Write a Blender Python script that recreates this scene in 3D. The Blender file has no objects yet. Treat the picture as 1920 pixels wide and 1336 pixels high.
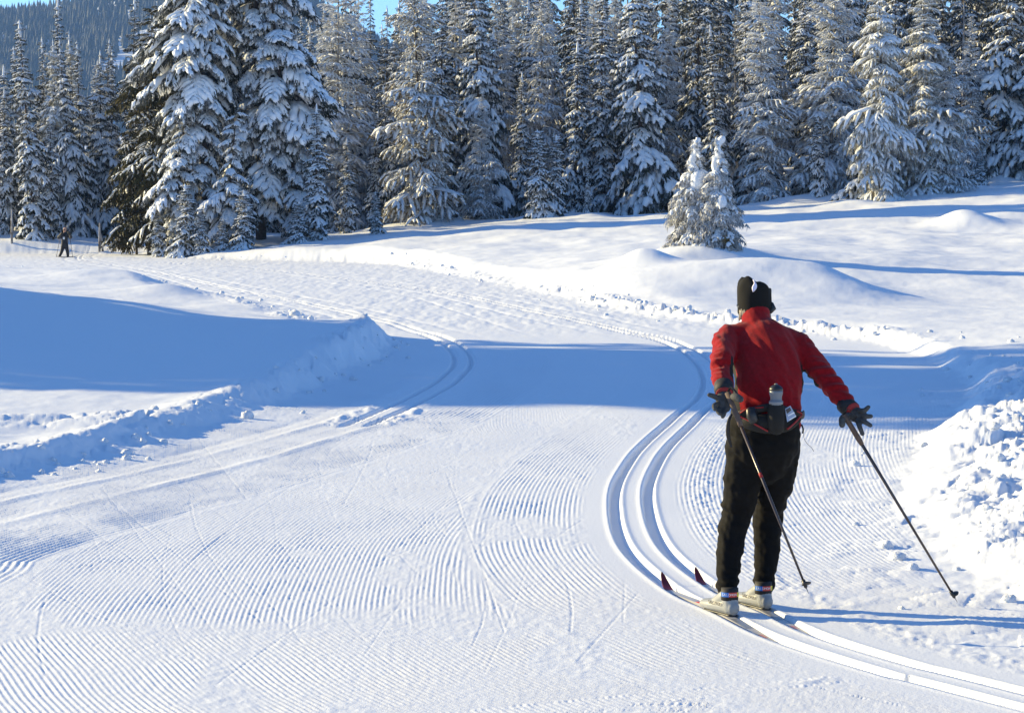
import bpy, math, random
import numpy as np
from mathutils import Vector, Matrix

S = bpy.context.scene
# ------------------------------------------------------------------ camera
FPX = 4600.0
CAM_Z = 2.11
PITCH = math.atan((668 - 409) / FPX)
cam_d = bpy.data.cameras.new("camera")
cam = bpy.data.objects.new("camera", cam_d)
S.collection.objects.link(cam)
S.camera = cam
cam.location = (0, 0, CAM_Z)
cam.rotation_euler = (math.pi / 2 - PITCH, 0, 0)
cam_d.sensor_width = 36
cam_d.lens = 36 * FPX / 1920
cam_d.clip_start = 0.1
cam_d.clip_end = 20000
# ------------------------------------------------------------------ light
SUN_EL = math.radians(17.0)
SHADOW = Vector((math.cos(math.radians(22)), -math.sin(math.radians(22)), 0))   # where shadows fall
to_sun = Vector((-SHADOW.x * math.cos(SUN_EL), -SHADOW.y * math.cos(SUN_EL), math.sin(SUN_EL)))
sun_d = bpy.data.lights.new("sun", "SUN")
sun = bpy.data.objects.new("sun", sun_d)
S.collection.objects.link(sun)
sun_d.energy = 4.2
sun_d.angle = math.radians(0.5)
sun_d.color = (1.0, 0.82, 0.43)
sun.rotation_euler = to_sun.to_track_quat("Z", "Y").to_euler()
world = bpy.data.worlds.new("World")
S.world = world
world.use_nodes = True
wn = world.node_tree.nodes
wn.clear()
wo = wn.new("ShaderNodeOutputWorld")
wb = wn.new("ShaderNodeBackground")
sky = wn.new("ShaderNodeTexSky")
sky.sky_type = "NISHITA"
sky.sun_disc = False
sky.sun_elevation = SUN_EL
# nishita: rotation 0 puts the sun at +Y, positive turns clockwise towards +X
sky.sun_rotation = math.atan2(to_sun.x, to_sun.y)
sky.altitude = 1500
sky.air_density = 1.0
sky.dust_density = 0.0
sky.ozone_density = 6.0
wb.inputs["Strength"].default_value = 0.106
world.node_tree.links.new(sky.outputs[0], wb.inputs[0])
world.node_tree.links.new(wb.outputs[0], wo.inputs[0])
vs = S.view_settings
vs.view_transform = "Standard"
vs.look = "None"
vs.gamma = 1
vs.use_curve_mapping = False
vs.exposure = 1.22
S.render.engine = "CYCLES"
S.cycles.use_denoising = True
S.cycles.max_bounces = 6
S.cycles.diffuse_bounces = 4
S.cycles.glossy_bounces = 2
S.cycles.transmission_bounces = 2
S.cycles.volume_bounces = 1

# ------------------------------------------------------------------ helpers
cp, sp_ = math.cos(PITCH), math.sin(PITCH)
def W(px, py, d):
    """the place at distance d ahead that stands at this spot of the photograph"""
    u, v = (px - 960) / FPX, -(py - 668) / FPX
    ry, rz = cp + v * sp_, -sp_ + v * cp
    return np.array((u * d / ry, d, CAM_Z + rz * d / ry))
def P(px, py, z=0.0):
    v = -(py - 668) / FPX
    ry, rz = cp + v * sp_, -sp_ + v * cp
    d = (z - CAM_Z) / rz * ry
    return W(px, py, d)

def link(o, parent=None):
    S.collection.objects.link(o)
    if parent is not None:
        o.parent = parent
    return o
def tag(o, label=None, cat=None, group=None, kind=None):
    if label: o["label"] = label
    if cat: o["category"] = cat
    if group: o["group"] = group
    if kind: o["kind"] = kind
    return o
def empty(name, loc, rz=0.0):
    o = bpy.data.objects.new(name, None)
    o.empty_display_size = 0.2
    o.location = loc
    o.rotation_euler = (0, 0, rz)
    return link(o)

class Geo:
    """collects triangles with a material index"""
    def __init__(s):
        s.V, s.F, s.M, s.n = [], [], [], 0
    def add(s, V, F, m=0):
        V = np.asarray(V, float).reshape(-1, 3); F = np.asarray(F, int).reshape(-1, 3)
        s.V.append(V); s.F.append(F + s.n); s.M.append(np.full(len(F), m)); s.n += len(V)
        return s
    def arrays(s):
        return np.concatenate(s.V), np.concatenate(s.F), np.concatenate(s.M)
def to_mesh(name, V, F, M=None, mats=(), smooth=True):
    me = bpy.data.meshes.new(name)
    V = np.asarray(V, np.float32); F = np.asarray(F, np.int32)
    k = F.shape[1]
    me.vertices.add(len(V)); me.vertices.foreach_set("co", V.ravel())
    me.loops.add(F.size); me.loops.foreach_set("vertex_index", F.ravel())
    me.polygons.add(len(F))
    me.polygons.foreach_set("loop_start", np.arange(0, F.size, k, dtype=np.int32))
    if M is not None and len(mats) > 1:
        me.polygons.foreach_set("material_index", np.asarray(M, np.int32))
    if smooth is not None:
        sm = np.full(len(F), smooth) if isinstance(smooth, bool) else smooth
        me.polygons.foreach_set("use_smooth", sm)
    for m in mats:
        me.materials.append(m)
    me.update(calc_edges=True)
    return me
def obj(name, V, F, mat, parent=None, M=None, smooth=True, origin=None):
    mats = mat if isinstance(mat, (list, tuple)) else [mat]
    V = np.asarray(V, float)
    if origin is not None:
        V = V - np.asarray(origin)
    return link(bpy.data.objects.new(name, to_mesh(name, V, F, M, mats, smooth)), parent)
def gobj(name, g, mat, parent=None, smooth=True, origin=None):
    V, F, M = g.arrays()
    return obj(name, V, F, mat, parent, M, smooth, origin)

def catmull(pts, n):
    """n points evenly spread over a Catmull-Rom curve through pts (any number of columns)"""
    p = np.asarray(pts, float)
    q = np.vstack([2 * p[0] - p[1], p, 2 * p[-1] - p[-2]])
    u = np.linspace(0, len(p) - 1 - 1e-9, n)
    i = u.astype(int); t = (u - i)[:, None]
    a, b, c, d = q[i], q[i + 1], q[i + 2], q[i + 3]
    return 0.5 * (2 * b + (c - a) * t + (2 * a - 5 * b + 4 * c - d) * t * t + (3 * b - a - 3 * c + d) * t ** 3)

def tube(path, ra, rb=None, sides=8, up=(0, 0, 1), caps=True):
    """closed tube; ra = half size along the side axis, rb = half size along the up axis"""
    p = np.asarray(path, float); n = len(p)
    ra = np.broadcast_to(np.asarray(ra, float), (n,)); rb = ra if rb is None else np.broadcast_to(np.asarray(rb, float), (n,))
    T = np.gradient(p, axis=0); T /= np.linalg.norm(T, axis=1)[:, None] + 1e-9
    U0 = np.broadcast_to(np.asarray(up, float), (n, 3))
    Sd = np.cross(T, U0); Sd /= np.linalg.norm(Sd, axis=1)[:, None] + 1e-9
    U = np.cross(Sd, T)
    a = np.arange(sides) * 2 * np.pi / sides
    V = p[:, None] + (np.cos(a)[None, :, None] * Sd[:, None] * ra[:, None, None] + np.sin(a)[None, :, None] * U[:, None] * rb[:, None, None])
    V = V.reshape(-1, 3)
    i, j = np.meshgrid(np.arange(n - 1), np.arange(sides), indexing="ij")
    a0 = (i * sides + j).ravel(); b0 = (i * sides + (j + 1) % sides).ravel()
    F = np.concatenate([np.stack([a0, b0, b0 + sides], 1), np.stack([a0, b0 + sides, a0 + sides], 1)])
    if caps:
        c0, c1 = len(V), len(V) + 1
        V = np.vstack([V, p[0], p[-1]])
        k = np.arange(sides); k2 = (k + 1) % sides
        F = np.vstack([F, np.stack([np.full(sides, c0), k2, k], 1),
                       np.stack([np.full(sides, c1), (n - 1) * sides + k, (n - 1) * sides + k2], 1)])
    return V, F
def round_tube(path, ra, rb=None, sides=10, up=(0, 0, 1), k=3):
    """tube with rounded ends"""
    p = np.asarray(path, float); n = len(p)
    ra = np.broadcast_to(np.asarray(ra, float), (n,)).copy(); rb = ra.copy() if rb is None else np.broadcast_to(np.asarray(rb, float), (n,)).copy()
    d0 = p[0] - p[1]; d0 /= np.linalg.norm(d0); d1 = p[-1] - p[-2]; d1 /= np.linalg.norm(d1)
    th = np.linspace(0, np.pi / 2, k + 1)[1:]
    e0 = [(p[0] + d0 * min(ra[0], rb[0]) * math.sin(t), ra[0] * max(math.cos(t), .08), rb[0] * max(math.cos(t), .08)) for t in th][::-1]
    e1 = [(p[-1] + d1 * min(ra[-1], rb[-1]) * math.sin(t), ra[-1] * max(math.cos(t), .08), rb[-1] * max(math.cos(t), .08)) for t in th]
    pp = np.array([e[0] for e in e0] + list(p) + [e[0] for e in e1])
    aa = np.array([e[1] for e in e0] + list(ra) + [e[1] for e in e1])
    bb = np.array([e[2] for e in e0] + list(rb) + [e[2] for e in e1])
    return tube(pp, aa, bb, sides, up)
def box(c, s):
    c = np.asarray(c, float); s = np.asarray(s, float) / 2
    V = np.array([(x, y, z) for x in (-1, 1) for y in (-1, 1) for z in (-1, 1)]) * s + c
    Q = [(0, 1, 3, 2), (4, 6, 7, 5), (0, 4, 5, 1), (2, 3, 7, 6), (0, 2, 6, 4), (1, 5, 7, 3)]
    F = [t for a, b, c_, d in Q for t in ((a, b, c_), (a, c_, d))]
    return V, np.array(F)

# noise, vectorised
_rng = np.random.RandomState(7)
_perm = np.concatenate([_rng.permutation(512)] * 3)
_ang = _rng.rand(512) * 2 * np.pi
_gx, _gy = np.cos(_ang), np.sin(_ang)
def perlin(x, y):
    x = np.asarray(x, float); y = np.asarray(y, float)
    xi = np.floor(x).astype(int); yi = np.floor(y).astype(int)
    xf = x - xi; yf = y - yi
    def g(a, b, dx, dy):
        h = _perm[(_perm[a & 511] + b) & 511]
        return _gx[h] * dx + _gy[h] * dy
    u = xf * xf * xf * (xf * (xf * 6 - 15) + 10); v = yf * yf * yf * (yf * (yf * 6 - 15) + 10)
    a = g(xi, yi, xf, yf); b = g(xi + 1, yi, xf - 1, yf)
    c = g(xi, yi + 1, xf, yf - 1); d = g(xi + 1, yi + 1, xf - 1, yf - 1)
    return 1.5 * ((a + u * (b - a)) * (1 - v) + (c + u * (d - c)) * v)
def fbm(x, y, o=4, gain=0.5):
    t = 0; a = 1
    for k in range(o):
        t = t + a * perlin(x * 2 ** k + 17.3 * k, y * 2 ** k - 9.1 * k); a *= gain
    return t
def worley(x, y, jit=0.9):
    """distance to the nearest of the jittered cell points, and that cell's random height"""
    xi = np.floor(x).astype(int); yi = np.floor(y).astype(int)
    best = np.full(np.shape(x), 9.0); hh = np.zeros(np.shape(x))
    for dx in (-1, 0, 1):
        for dy in (-1, 0, 1):
            a, b = xi + dx, yi + dy
            h = _perm[(_perm[a & 511] + b) & 511]
            cx = a + .5 + (_gx[h]) * .5 * jit; cy = b + .5 + (_gy[(h * 7 + 3) & 511]) * .5 * jit
            d = np.hypot(x - cx, y - cy)
            m = d < best
            best = np.where(m, d, best); hh = np.where(m, (h % 97) / 97.0, hh)
    return best, hh
def sstep(a, b, x):
    t = np.clip((x - a) / (b - a), 0, 1)
    return t * t * (3 - 2 * t)
def poly_dist(x, y, pts):
    """distance to a polyline, and the signed side (positive = right of it)"""
    best = np.full(x.shape, 1e18, np.float32); side = np.zeros(x.shape, np.float32)
    along = np.zeros(x.shape, np.float32); L = 0.0
    x = x.astype(np.float32); y = y.astype(np.float32)
    for (ax, ay), (bx, by) in zip(pts[:-1], pts[1:]):
        ex, ey = bx - ax, by - ay; l2 = ex * ex + ey * ey + 1e-12
        t = np.clip(((x - ax) * ex + (y - ay) * ey) / l2, 0, 1)
        dx = x - ax - t * ex; dy = y - ay - t * ey
        d = dx * dx + dy * dy
        m = d < best
        best = np.where(m, d, best)
        side = np.where(m, np.sign(dx * ey - dy * ex), side)
        along = np.where(m, L + t * math.sqrt(l2), along)
        L += math.sqrt(l2)
    return np.sqrt(best), side, along
def inside(x, y, pts):
    c = np.zeros(x.shape, bool); n = len(pts)
    for i in range(n):
        (ax, ay), (bx, by) = pts[i], pts[(i + 1) % n]
        if ay == by: continue
        c ^= ((ay > y) != (by > y)) & (x < (bx - ax) * (y - ay) / (by - ay) + ax)
    return c

# ------------------------------------------------------------------ materials
def nt(name):
    m = bpy.data.materials.new(name); m.use_nodes = True
    n = m.node_tree.nodes; b = n["Principled BSDF"]
    return m, n, m.node_tree.links, b
def mat(name, col, rough=0.6, metal=0.0, spec=0.5, noise=0.0, nscale=20.0, bump=0.0, bscale=60.0, bdist=0.01, col2=None, sheen=0.0, coord="Object"):
    m, n, l, b = nt(name)
    b.inputs["Base Color"].default_value = (*col, 1)
    b.inputs["Roughness"].default_value = rough
    b.inputs["Metallic"].default_value = metal
    b.inputs["Specular IOR Level"].default_value = spec
    if sheen:
        b.inputs["Sheen Weight"].default_value = sheen
    tc = n.new("ShaderNodeTexCoord")
    if noise or col2:
        t = n.new("ShaderNodeTexNoise"); t.inputs["Scale"].default_value = nscale; t.inputs["Detail"].default_value = 5
        l.new(tc.outputs[coord], t.inputs["Vector"])
        r = n.new("ShaderNodeValToRGB")
        c2 = col2 or tuple(c * (1 - noise) for c in col)
        r.color_ramp.elements[0].position = 0.35; r.color_ramp.elements[1].position = 0.65
        r.color_ramp.elements[0].color = (*c2, 1); r.color_ramp.elements[1].color = (*col, 1)
        l.new(t.outputs["Fac"], r.inputs["Fac"]); l.new(r.outputs[0], b.inputs["Base Color"])
    if bump:
        t = n.new("ShaderNodeTexNoise"); t.inputs["Scale"].default_value = bscale; t.inputs["Detail"].default_value = 4
        l.new(tc.outputs[coord], t.inputs["Vector"])
        bp = n.new("ShaderNodeBump"); bp.inputs["Strength"].default_value = bump; bp.inputs["Distance"].default_value = bdist
        l.new(t.outputs["Fac"], bp.inputs["Height"]); l.new(bp.outputs[0], b.inputs["Normal"])
    return m
def snow_mat(name, scale, dist, strength=1.0, col=(0.82, 0.84, 0.87)):
    m, n, l, b = nt(name)
    b.inputs["Base Color"].default_value = (*col, 1)
    b.inputs["Roughness"].default_value = 0.65
    b.inputs["Specular IOR Level"].default_value = 0.25
    tc = n.new("ShaderNodeTexCoord")
    h = None
    for s, w in ((scale, 1.0), (scale * 3.7, 0.45)):
        t = n.new("ShaderNodeTexNoise"); t.inputs["Scale"].default_value = s; t.inputs["Detail"].default_value = 3
        t.inputs["Roughness"].default_value = 0.65
        l.new(tc.outputs["Object"], t.inputs["Vector"])
        k = n.new("ShaderNodeMath"); k.operation = "MULTIPLY"; k.inputs[1].default_value = w
        l.new(t.outputs["Fac"], k.inputs[0])
        if h is None: h = k
        else:
            a = n.new("ShaderNodeMath"); a.operation = "ADD"
            l.new(h.outputs[0], a.inputs[0]); l.new(k.outputs[0], a.inputs[1]); h = a
    bp = n.new("ShaderNodeBump"); bp.inputs["Strength"].default_value = strength; bp.inputs["Distance"].default_value = dist
    l.new(h.outputs[0], bp.inputs["Height"]); l.new(bp.outputs[0], b.inputs["Normal"])
    return m
M_GROUND = snow_mat("snow_ground", 45.0, 0.0028)
M_SNOW = snow_mat("snow_on_branches", 5.0, 0.10, 0.9)
M_CLOD = snow_mat("snow_clod", 25.0, 0.02)
# ================================================================== the ground
def XY(pts):
    return [tuple(P(a, b)[:2]) for a, b in pts]
LEFT_EDGE = [(-7.0, -60), (-6.0, 0), (-5.0, 9)] + XY([(-400, 1010), (0, 897), (170, 866), (300, 828), (500, 763), (620, 716), (728, 658), (715, 632), (590, 606), (500, 577), (400, 552), (250, 520), (150, 507), (0, 502), (-200, 500)]) + [(-45, 118), (-90, 130)]
RIGHT_EDGE = [(-90, 155), (-60, 152), (-40, 148), (-31, 147), (-26, 146), (-22.5, 145), (-20, 141)] + XY([(330, 483), (450, 487), (700, 494), (850, 515), (1000, 545), (1150, 577), (1300, 600), (1450, 614), (1580, 632), (1680, 652), (1760, 685), (1810, 720), (1790, 770), (1720, 850), (1690, 940), (1715, 1010), (1800, 1090), (2000, 1170)]) + [(3.6, 9), (4.0, 0), (4.5, -60)]
LE = catmull(LEFT_EDGE, 130); RE = catmull(RIGHT_EDGE, 170)
TRAIL = [tuple(p) for p in LE] + [tuple(p) for p in RE]
gz = -.040
FW = np.array([-.234, .972, 0])
fL = P(1354, 1155, gz + .03); fR = P(1428, 1142, gz + .03)
FWL = P(1240, 1108, gz) - P(1435, 1204, gz); FWL[2] = 0; FWL /= np.linalg.norm(FWL)
_sd = np.array([FWL[1], -FWL[0], 0]); _m = (fL + fR) / 2
_q = _m + _sd * .125; fL = fL + _sd * (np.dot(_m - _sd * .125 - fL, _sd)); fR = fR + _sd * (np.dot(_q - fR, _sd))
SKI_MID = [tuple((_m - FWL * .85)[:2]), tuple(_m[:2]), tuple((_m + FWL * .85)[:2])]
TR_R = catmull([(6.0, 4)] + XY([(1920, 1312), (1700, 1258)]) + SKI_MID + XY([(1210, 1025), (1184, 950), (1192, 895), (1228, 838), (1290, 780), (1333, 735), (1332, 695), (1300, 662), (1255, 640), (1180, 622), (1000, 583), (850, 552), (700, 530), (550, 511), (430, 500), (300, 492)]) , 150)
TR_L = catmull(XY([(655, 803), (760, 758), (835, 715), (868, 680), (858, 655), (820, 632), (700, 597), (580, 570), (450, 545), (330, 518), (240, 501), (170, 491), (148, 484), (165, 475), (240, 468)]), 110)
P_B = catmull([(-9, -10)] + XY([(-900, 1250), (-300, 1040), (0, 960), (300, 890), (560, 820), (700, 775), (850, 700), (880, 660)]), 60)     # combed lane along the left bank
P_C = catmull([(-3.2, -5), (-2.9, 8)] + XY([(40, 1336), (60, 1230), (150, 1110), (300, 990), (520, 890), (800, 810), (1050, 750), (1150, 690)]), 60)     # middle lane
P_D = catmull([(4.5, -5), (1.2, 7.5)] + XY([(760, 1336), (560, 1220), (420, 1120), (340, 1040), (300, 960)]), 30)     # lane crossing at the bottom

# height of the untouched snow: smooth surface through surveyed spots (px, distance, z)
CTRL = [(-900, 6, .3), (2900, 6, .3), (960, 3, .2), (-300, 10, .30), (2300, 10, .10), (-300, 20, .20), (300, 20, .12), (1850, 20, .10), (2500, 20, .25),
        (-250, 28, .24), (300, 30, .22), (1950, 28, .20), (2500, 30, .4),
        (550, 36, .42), (200, 36, .45), (-200, 36, .62), (1500, 36, .12), (1950, 36, .28), (2400, 38, .5),
        (0, 45, .80), (250, 45, .54), (450, 44, .30), (600, 44, .32), (-300, 46, 1.05), (-700, 46, 1.3), (1650, 46, .14), (2000, 46, .22), (2500, 46, .4),
        (0, 55, .30), (400, 53, .12), (-300, 56, .6), (1500, 57, .12), (1800, 56, .05), (2200, 57, .2),
        (1300, 62, .30), (1430, 62, .15), (1500, 64, .12), (1600, 62, .04), (1700, 62, .0), (1950, 61, .0), (2300, 62, .1),
        (1120, 66, .35), (1300, 72, .80), (1450, 72, .40), (1560, 70, .26), (1680, 68, .12), (1850, 66, .08), (2100, 66, .05),
        (0, 70, .22), (300, 72, .20), (-300, 70, .5), (1000, 82, .35), (1320, 78, 1.08), (1600, 80, .88), (1900, 80, .75), (2300, 80, .8),
        (0, 90, .12), (250, 100, .05), (-300, 100, .3), (900, 100, .55), (1300, 100, 1.05), (1700, 100, 1.15), (2000, 100, 1.25), (2400, 100, 1.5),
        (-400, 140, .4), (0, 150, .8), (300, 140, .35), (650, 140, 1.1), (1000, 140, 1.95), (1300, 140, 2.45), (1600, 140, 3.1), (1920, 140, 3.95), (2400, 140, 5.0),
        (-400, 170, 1.6), (100, 170, 1.5), (650, 170, 1.9), (1000, 165, 2.6), (1300, 165, 3.3), (1600, 165, 4.2), (1920, 165, 5.2), (2400, 170, 6.5),
        (-400, 260, 5), (100, 260, 5), (650, 260, 8), (1300, 260, 13), (1920, 260, 16), (2500, 260, 18)]
def _uv(x, y):
    yc = np.clip(y, 2, 280)
    return np.clip(x / (yc + 4), -.55, .55) * 3.2, np.log(yc + 6) * 1.5
_cx = np.array([(a - 960) / FPX * d for a, d, z in CTRL]); _cy = np.array([d for a, d, z in CTRL]); _cz = np.array([z for a, d, z in CTRL])
_cu, _cv = _uv(_cx, _cy)
def _phi(r2):
    return r2 * np.log(r2 + 1e-9) * .5
_n = len(CTRL)
_A = np.zeros((_n + 3, _n + 3))
_A[:_n, :_n] = _phi((_cu[:, None] - _cu) ** 2 + (_cv[:, None] - _cv) ** 2) + np.eye(_n) * .002
_A[:_n, _n:] = np.stack([np.ones(_n), _cu, _cv], 1); _A[_n:, :_n] = _A[:_n, _n:].T
_w = np.linalg.solve(_A, np.concatenate([_cz, np.zeros(3)]))
def tps(x, y):
    u, v = _uv(x, y)
    r = _w[_n] + _w[_n + 1] * u + _w[_n + 2] * v
    for k in range(_n):
        r = r + _w[k] * _phi((u - _cu[k]) ** 2 + (v - _cv[k]) ** 2)
    return r
# single mounds: px, distance, half width across, half width in depth, height
MOUNDS = [(1505, 65.5, 1.8, 4.4, .84, 2.2), (1205, 70, .85, 1.0, .44), (1235, 70, 1.6, 1.8, .12), (1810, 112, 1.4, 2.5, .55), (330, 66, 1.6, 3.0, .22), (190, 78, 2.2, 4, .32), (400, 80, 1.3, 3, .25),
          (480, 57, 1.2, 2.0, .16), (240, 92, 1.5, 3, .3), (80, 84, 2.2, 3.0, .25),
          (1322, 77.5, 1.7, 2.0, .30), (1110, 141, 1.0, 2, .35), (300, 136, 3.0, 4, .45), (800, 147, 3.6, 3, .55), (1020, 144, 2.2, 2.5, .4),
          (1655, 141, 2.4, 2.5, .55), (1750, 142, 2.6, 2.5, .6), (1590, 136, 1.2, 2, .2), (1565, 149, 1.2, 1.5, 1.0), (1500, 143, 3, 3, .5), (1870, 150, 1.0, 1.5, .5),
          (450, 140, 5, 3, .4), (60, 158, 3, 3, .5)]
SCR = []
_r = random.Random(11)
for k in range(150):      # thin single ski and pole lines across the combed snow
    d0 = 11.0 + 17 * _r.random() ** 1.4; x0 = _r.uniform(-.20, .06) * d0
    a = _r.choice([_r.uniform(-1.2, .8), _r.uniform(-.5, .3)]); L = _r.uniform(1.2, 9.0); c = _r.uniform(-.12, .12)
    pts = [(x0 + math.sin(a + c * t) * L * t, d0 + math.cos(a + c * t) * L * t) for t in np.linspace(0, 1, 5)]
    SCR.append((pts, _r.uniform(.0035, .007), _r.uniform(.0008, .0022)))

def height(x, y, detail=True):
    x = np.asarray(x, float); y = np.asarray(y, float)
    nat = tps(x, y)
    for px, d, sx, sy, h, *asy in MOUNDS:
        mx = (px - 960) / FPX * d
        if asy: sx = np.where(x < mx, sx * asy[0], sx)
        nat = nat + h * np.exp(-((x - mx) / sx) ** 2 - ((y - d) / sy) ** 2)
    far = sstep(20, 120, y)
    nat = nat + (.04 + .10 * far) * fbm(x * .22, y * .16, 3) + .012 * fbm(x * 1.1, y * .8, 2) + .006 * fbm(x * 2.6 + y * .8, y * 1.9 - x, 3)
    dl, _, al = poly_dist(x, y, LE); dr, _, ar = poly_dist(x, y, RE)
    ins = inside(x, y, TRAIL)
    dm = np.minimum(dl, dr); sd = np.where(ins, -dm, dm)          # > 0 off the trail
    left = dl < dr
    near_r = (~left) & (y < 34) & (y > 5)
    wob = .14 * fbm(x * .9, y * .7, 3)
    wide = np.where(y > 44, 1.6, .42)
    rise = sstep(-.10, 1, (sd + wob) / wide)
    tz = .012 * fbm(x * .5, y * .4, 2) * sstep(2.2, 4.5, np.hypot(x - 1.2, (y - 13.2)))                            # the trail bed
    z = tz + (nat - tz) * rise
    if detail:
        # rough ploughed-up edges
        w1, h1 = worley(x * 3.0, y * 2.6); w2, h2 = worley(x * 6.5 + 3, y * 6 + 5)
        lumps = (np.sqrt(np.clip(1 - (w1 / .75) ** 2, 0, 1)) * (.35 + .65 * h1) + .45 * np.sqrt(np.clip(1 - (w2 / .75) ** 2, 0, 1)) * (.3 + .7 * h2))
        band = np.exp(-((sd - .28) / .36) ** 2)
        amp = np.where(y > 44, .12, .11) * (.65 + .5 * fbm(x * .35, y * .3, 2))
        amp = np.where(left & (y > 34) & (y < 44), .15, np.where(left & (y <= 34), .07, amp))
        amp = amp * np.where(y > 44, sstep(.42, .6, .5 + .5 * fbm(x * .8 + 9, y * .5, 2) + np.where(y < 110, .18, 0)), 1)
        amp = np.where((~left) & (y > 42) & (y < 62), .20, amp)
        lumps_ = np.where((~left) & (y < 44), .55 * (np.clip(1 - (w1 / .8) ** 2, 0, 1) * (.35 + .65 * h1) + .45 * np.clip(1 - (w2 / .8) ** 2, 0, 1)), lumps)
        z = z + band * amp * lumps_ * .8 + band * amp * .12 * fbm(x * 9, y * 8, 2)
        # the churned heap on the right
        heap = sstep(.0, .9, sd + .25 * fbm(x * .8, y * .8, 2)) * near_r * sstep(34, 27, y)
        hump = .5 + .5 * fbm(x * .8 + 4, y * .55, 2)
        w3, h3 = worley(x * 1.7 + 2, y * 1.35); 
        big = np.clip(1 - (w3 / .85) ** 2, 0, 1) * (.2 + .8 * h3)
        soft = np.clip(1 - (w1 / .8) ** 2, 0, 1) * (.3 + .7 * h1) + .5 * np.clip(1 - (w2 / .8) ** 2, 0, 1) * h2
        w4, h4 = worley(x * 14 + 7, y * 12)
        z = z + heap * (.10 * hump + .10 * big + .065 * soft + .03 * np.clip(1 - (w4 / .8) ** 2, 0, 1) * h4 + .035 * fbm(x * 3.5, y * 3, 5))
        apron = np.exp(-((sd + .35) / .45) ** 2) * near_r * (y < 30)
        z = z + apron * .025 * np.clip(lumps - .5, 0, 2) * sstep(-.1, .4, fbm(x * 1.5, y * 1.2, 2) + .2)
        # heap that closes the far bend and the small drift on the left
        z = z + .04 * np.exp(-((sd - .1) / .5) ** 2) * left * (y < 34) * sstep(6, 12, y) * (.6 + .7 * fbm(x * .6, y * .4, 2))
        lowb = np.abs(y - (P(150, 815)[1] + (x - P(150, 815)[0]) * .25))
        z = z + .07 * np.exp(-(lowb / .5) ** 2) * (x < P(185, 815)[0] + 0.4) * (sd > .4) * (lumps + .4) * (y > 15) * (y < 40)
        # combing by the groomer
        dR, sR, aR = poly_dist(x, y, TR_R); dL, sL, aL = poly_dist(x, y, TR_L)
        dB, sB, _ = poly_dist(x, y, P_B); dC, sC, _ = poly_dist(x, y, P_C); dD, sD, _ = poly_dist(x, y, P_D)
        u = dC * sC
        u = np.where(dB < 1.35, dB * sB + .011, u)
        edge = 12.7 + .5 * fbm(x * .9, y * .3, 3) + .12 * x
        u = np.where((y < edge) & (x < 2.3), dD * sD, u)
        rightside = sR > 0
        u = np.where((dR < np.where(y < edge, .55, 1.15) + .1 * fbm(x, y, 2)) | rightside | (y > 44), dR * sR, u)
        seam = np.minimum(np.abs(dB - 1.35), np.where(rightside, 9, np.abs(dR - 1.15)))
        pitch = np.where(dB < 1.35, .050, .031)
        pitch = np.where((dR < 1.3) | rightside, .036, pitch)
        comb = np.sin(2 * np.pi * (u + .0035 * fbm(x * 1.2, y * .5, 2)) / pitch)
        comb = np.where(comb > 0, comb, comb * .8) * np.where((u == dC * sC), .72, 1)
        worn = sstep(-.40, -.05, fbm(x * 1.3 + 3, y * .45 + 1, 4) + .20)
        worn2 = (.12 + .88 * worn) * (1 - .8 * np.exp(-((y - edge) / .35) ** 2) * (x < 2.3))
        worn = worn * (1 - .8 * np.exp(-((y - edge) / .4) ** 2) * (x < 1.4))
        fade = sstep(46, 30, y)
        onb = sstep(.05, -.25, sd) * (1 - sstep(.45, .30, dR)) * (1 - .9 * np.exp(-(seam / .05) ** 2))
        onb = onb * (1 - sstep(.50, .33, dL) * (y > 26))
        z = z + .013 * (np.exp(-((dB * sB - .35) / .07) ** 2) + np.exp(-((dB * sB + .25) / .06) ** 2) - .8 * np.exp(-((dB * sB + .55) / .08) ** 2)) * (dB < 1.35) * onb * fade * (.6 + .6 * fbm(x, y, 2))
        z = z + .0030 * np.where(dB < 1.35, 1.7, 1) * comb * (.85 + .4 * fbm(x * 2.5, y * 1.3 + 5, 3)) * worn2 * fade * onb
        z = z + .009 * np.exp(-(seam / .06) ** 2) * onb * fade * (.4 + .8 * fbm(x * 5, y * 3, 2))
        rough = .0010 * fbm(x * 22, y * 14, 3) + .0035 * (1 - worn) * np.clip(fbm(x * 12, y * 16, 2), -.2, 1)
        smooth_lane = sstep(.40, .30, dR)
        z = z + rough * fade * sstep(.2, -.1, sd) * (1 - .92 * smooth_lane)
        # churned strip right of the ski track
        strip = np.exp(-((dR - .55) / .13) ** 2) * rightside * (y < 40) * (y > 9)
        z = z + strip * .009 * np.clip(fbm(x * 12, y * 10, 2) + .3, 0, 1)
        # grooves
        gR = np.minimum(np.abs(dR - .125), 9)
        prof = sstep(.050, .030, gR)
        z = z - .050 * prof * (ins | (sd < .3)) * np.where(y > 48, .55, 1)
        farc = ins * sstep(40, 52, y)
        z = z + farc * (.012 * fbm(x * 2.2, y * .35, 3) + .010 * fbm(x * 5, y * 2.2, 2) - .020 * np.exp(-((dR - .75 + .1 * np.sin(y * .2)) / .06) ** 2) - .018 * np.exp(-((dL - .8 + .12 * np.sin(y * .15)) / .07) ** 2) - .014 * np.exp(-((dR - 1.7 + .3 * np.sin(y * .11)) / .05) ** 2))
        z = z + .006 * np.exp(-((gR - .06) / .02) ** 2)
        gL = np.abs(dL - .125)
        endc = sstep(24.6, 25.4, y)
        z = z - .048 * sstep(.050, .030, gL) * endc * np.where(y > 48, .6, 1)
        z = z + .030 * np.exp(-((dL - .30) / .09) ** 2) * endc * sstep(33, 27, y) * np.clip(.3 + fbm(x * 6, y * 5, 2), 0, 1)
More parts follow.
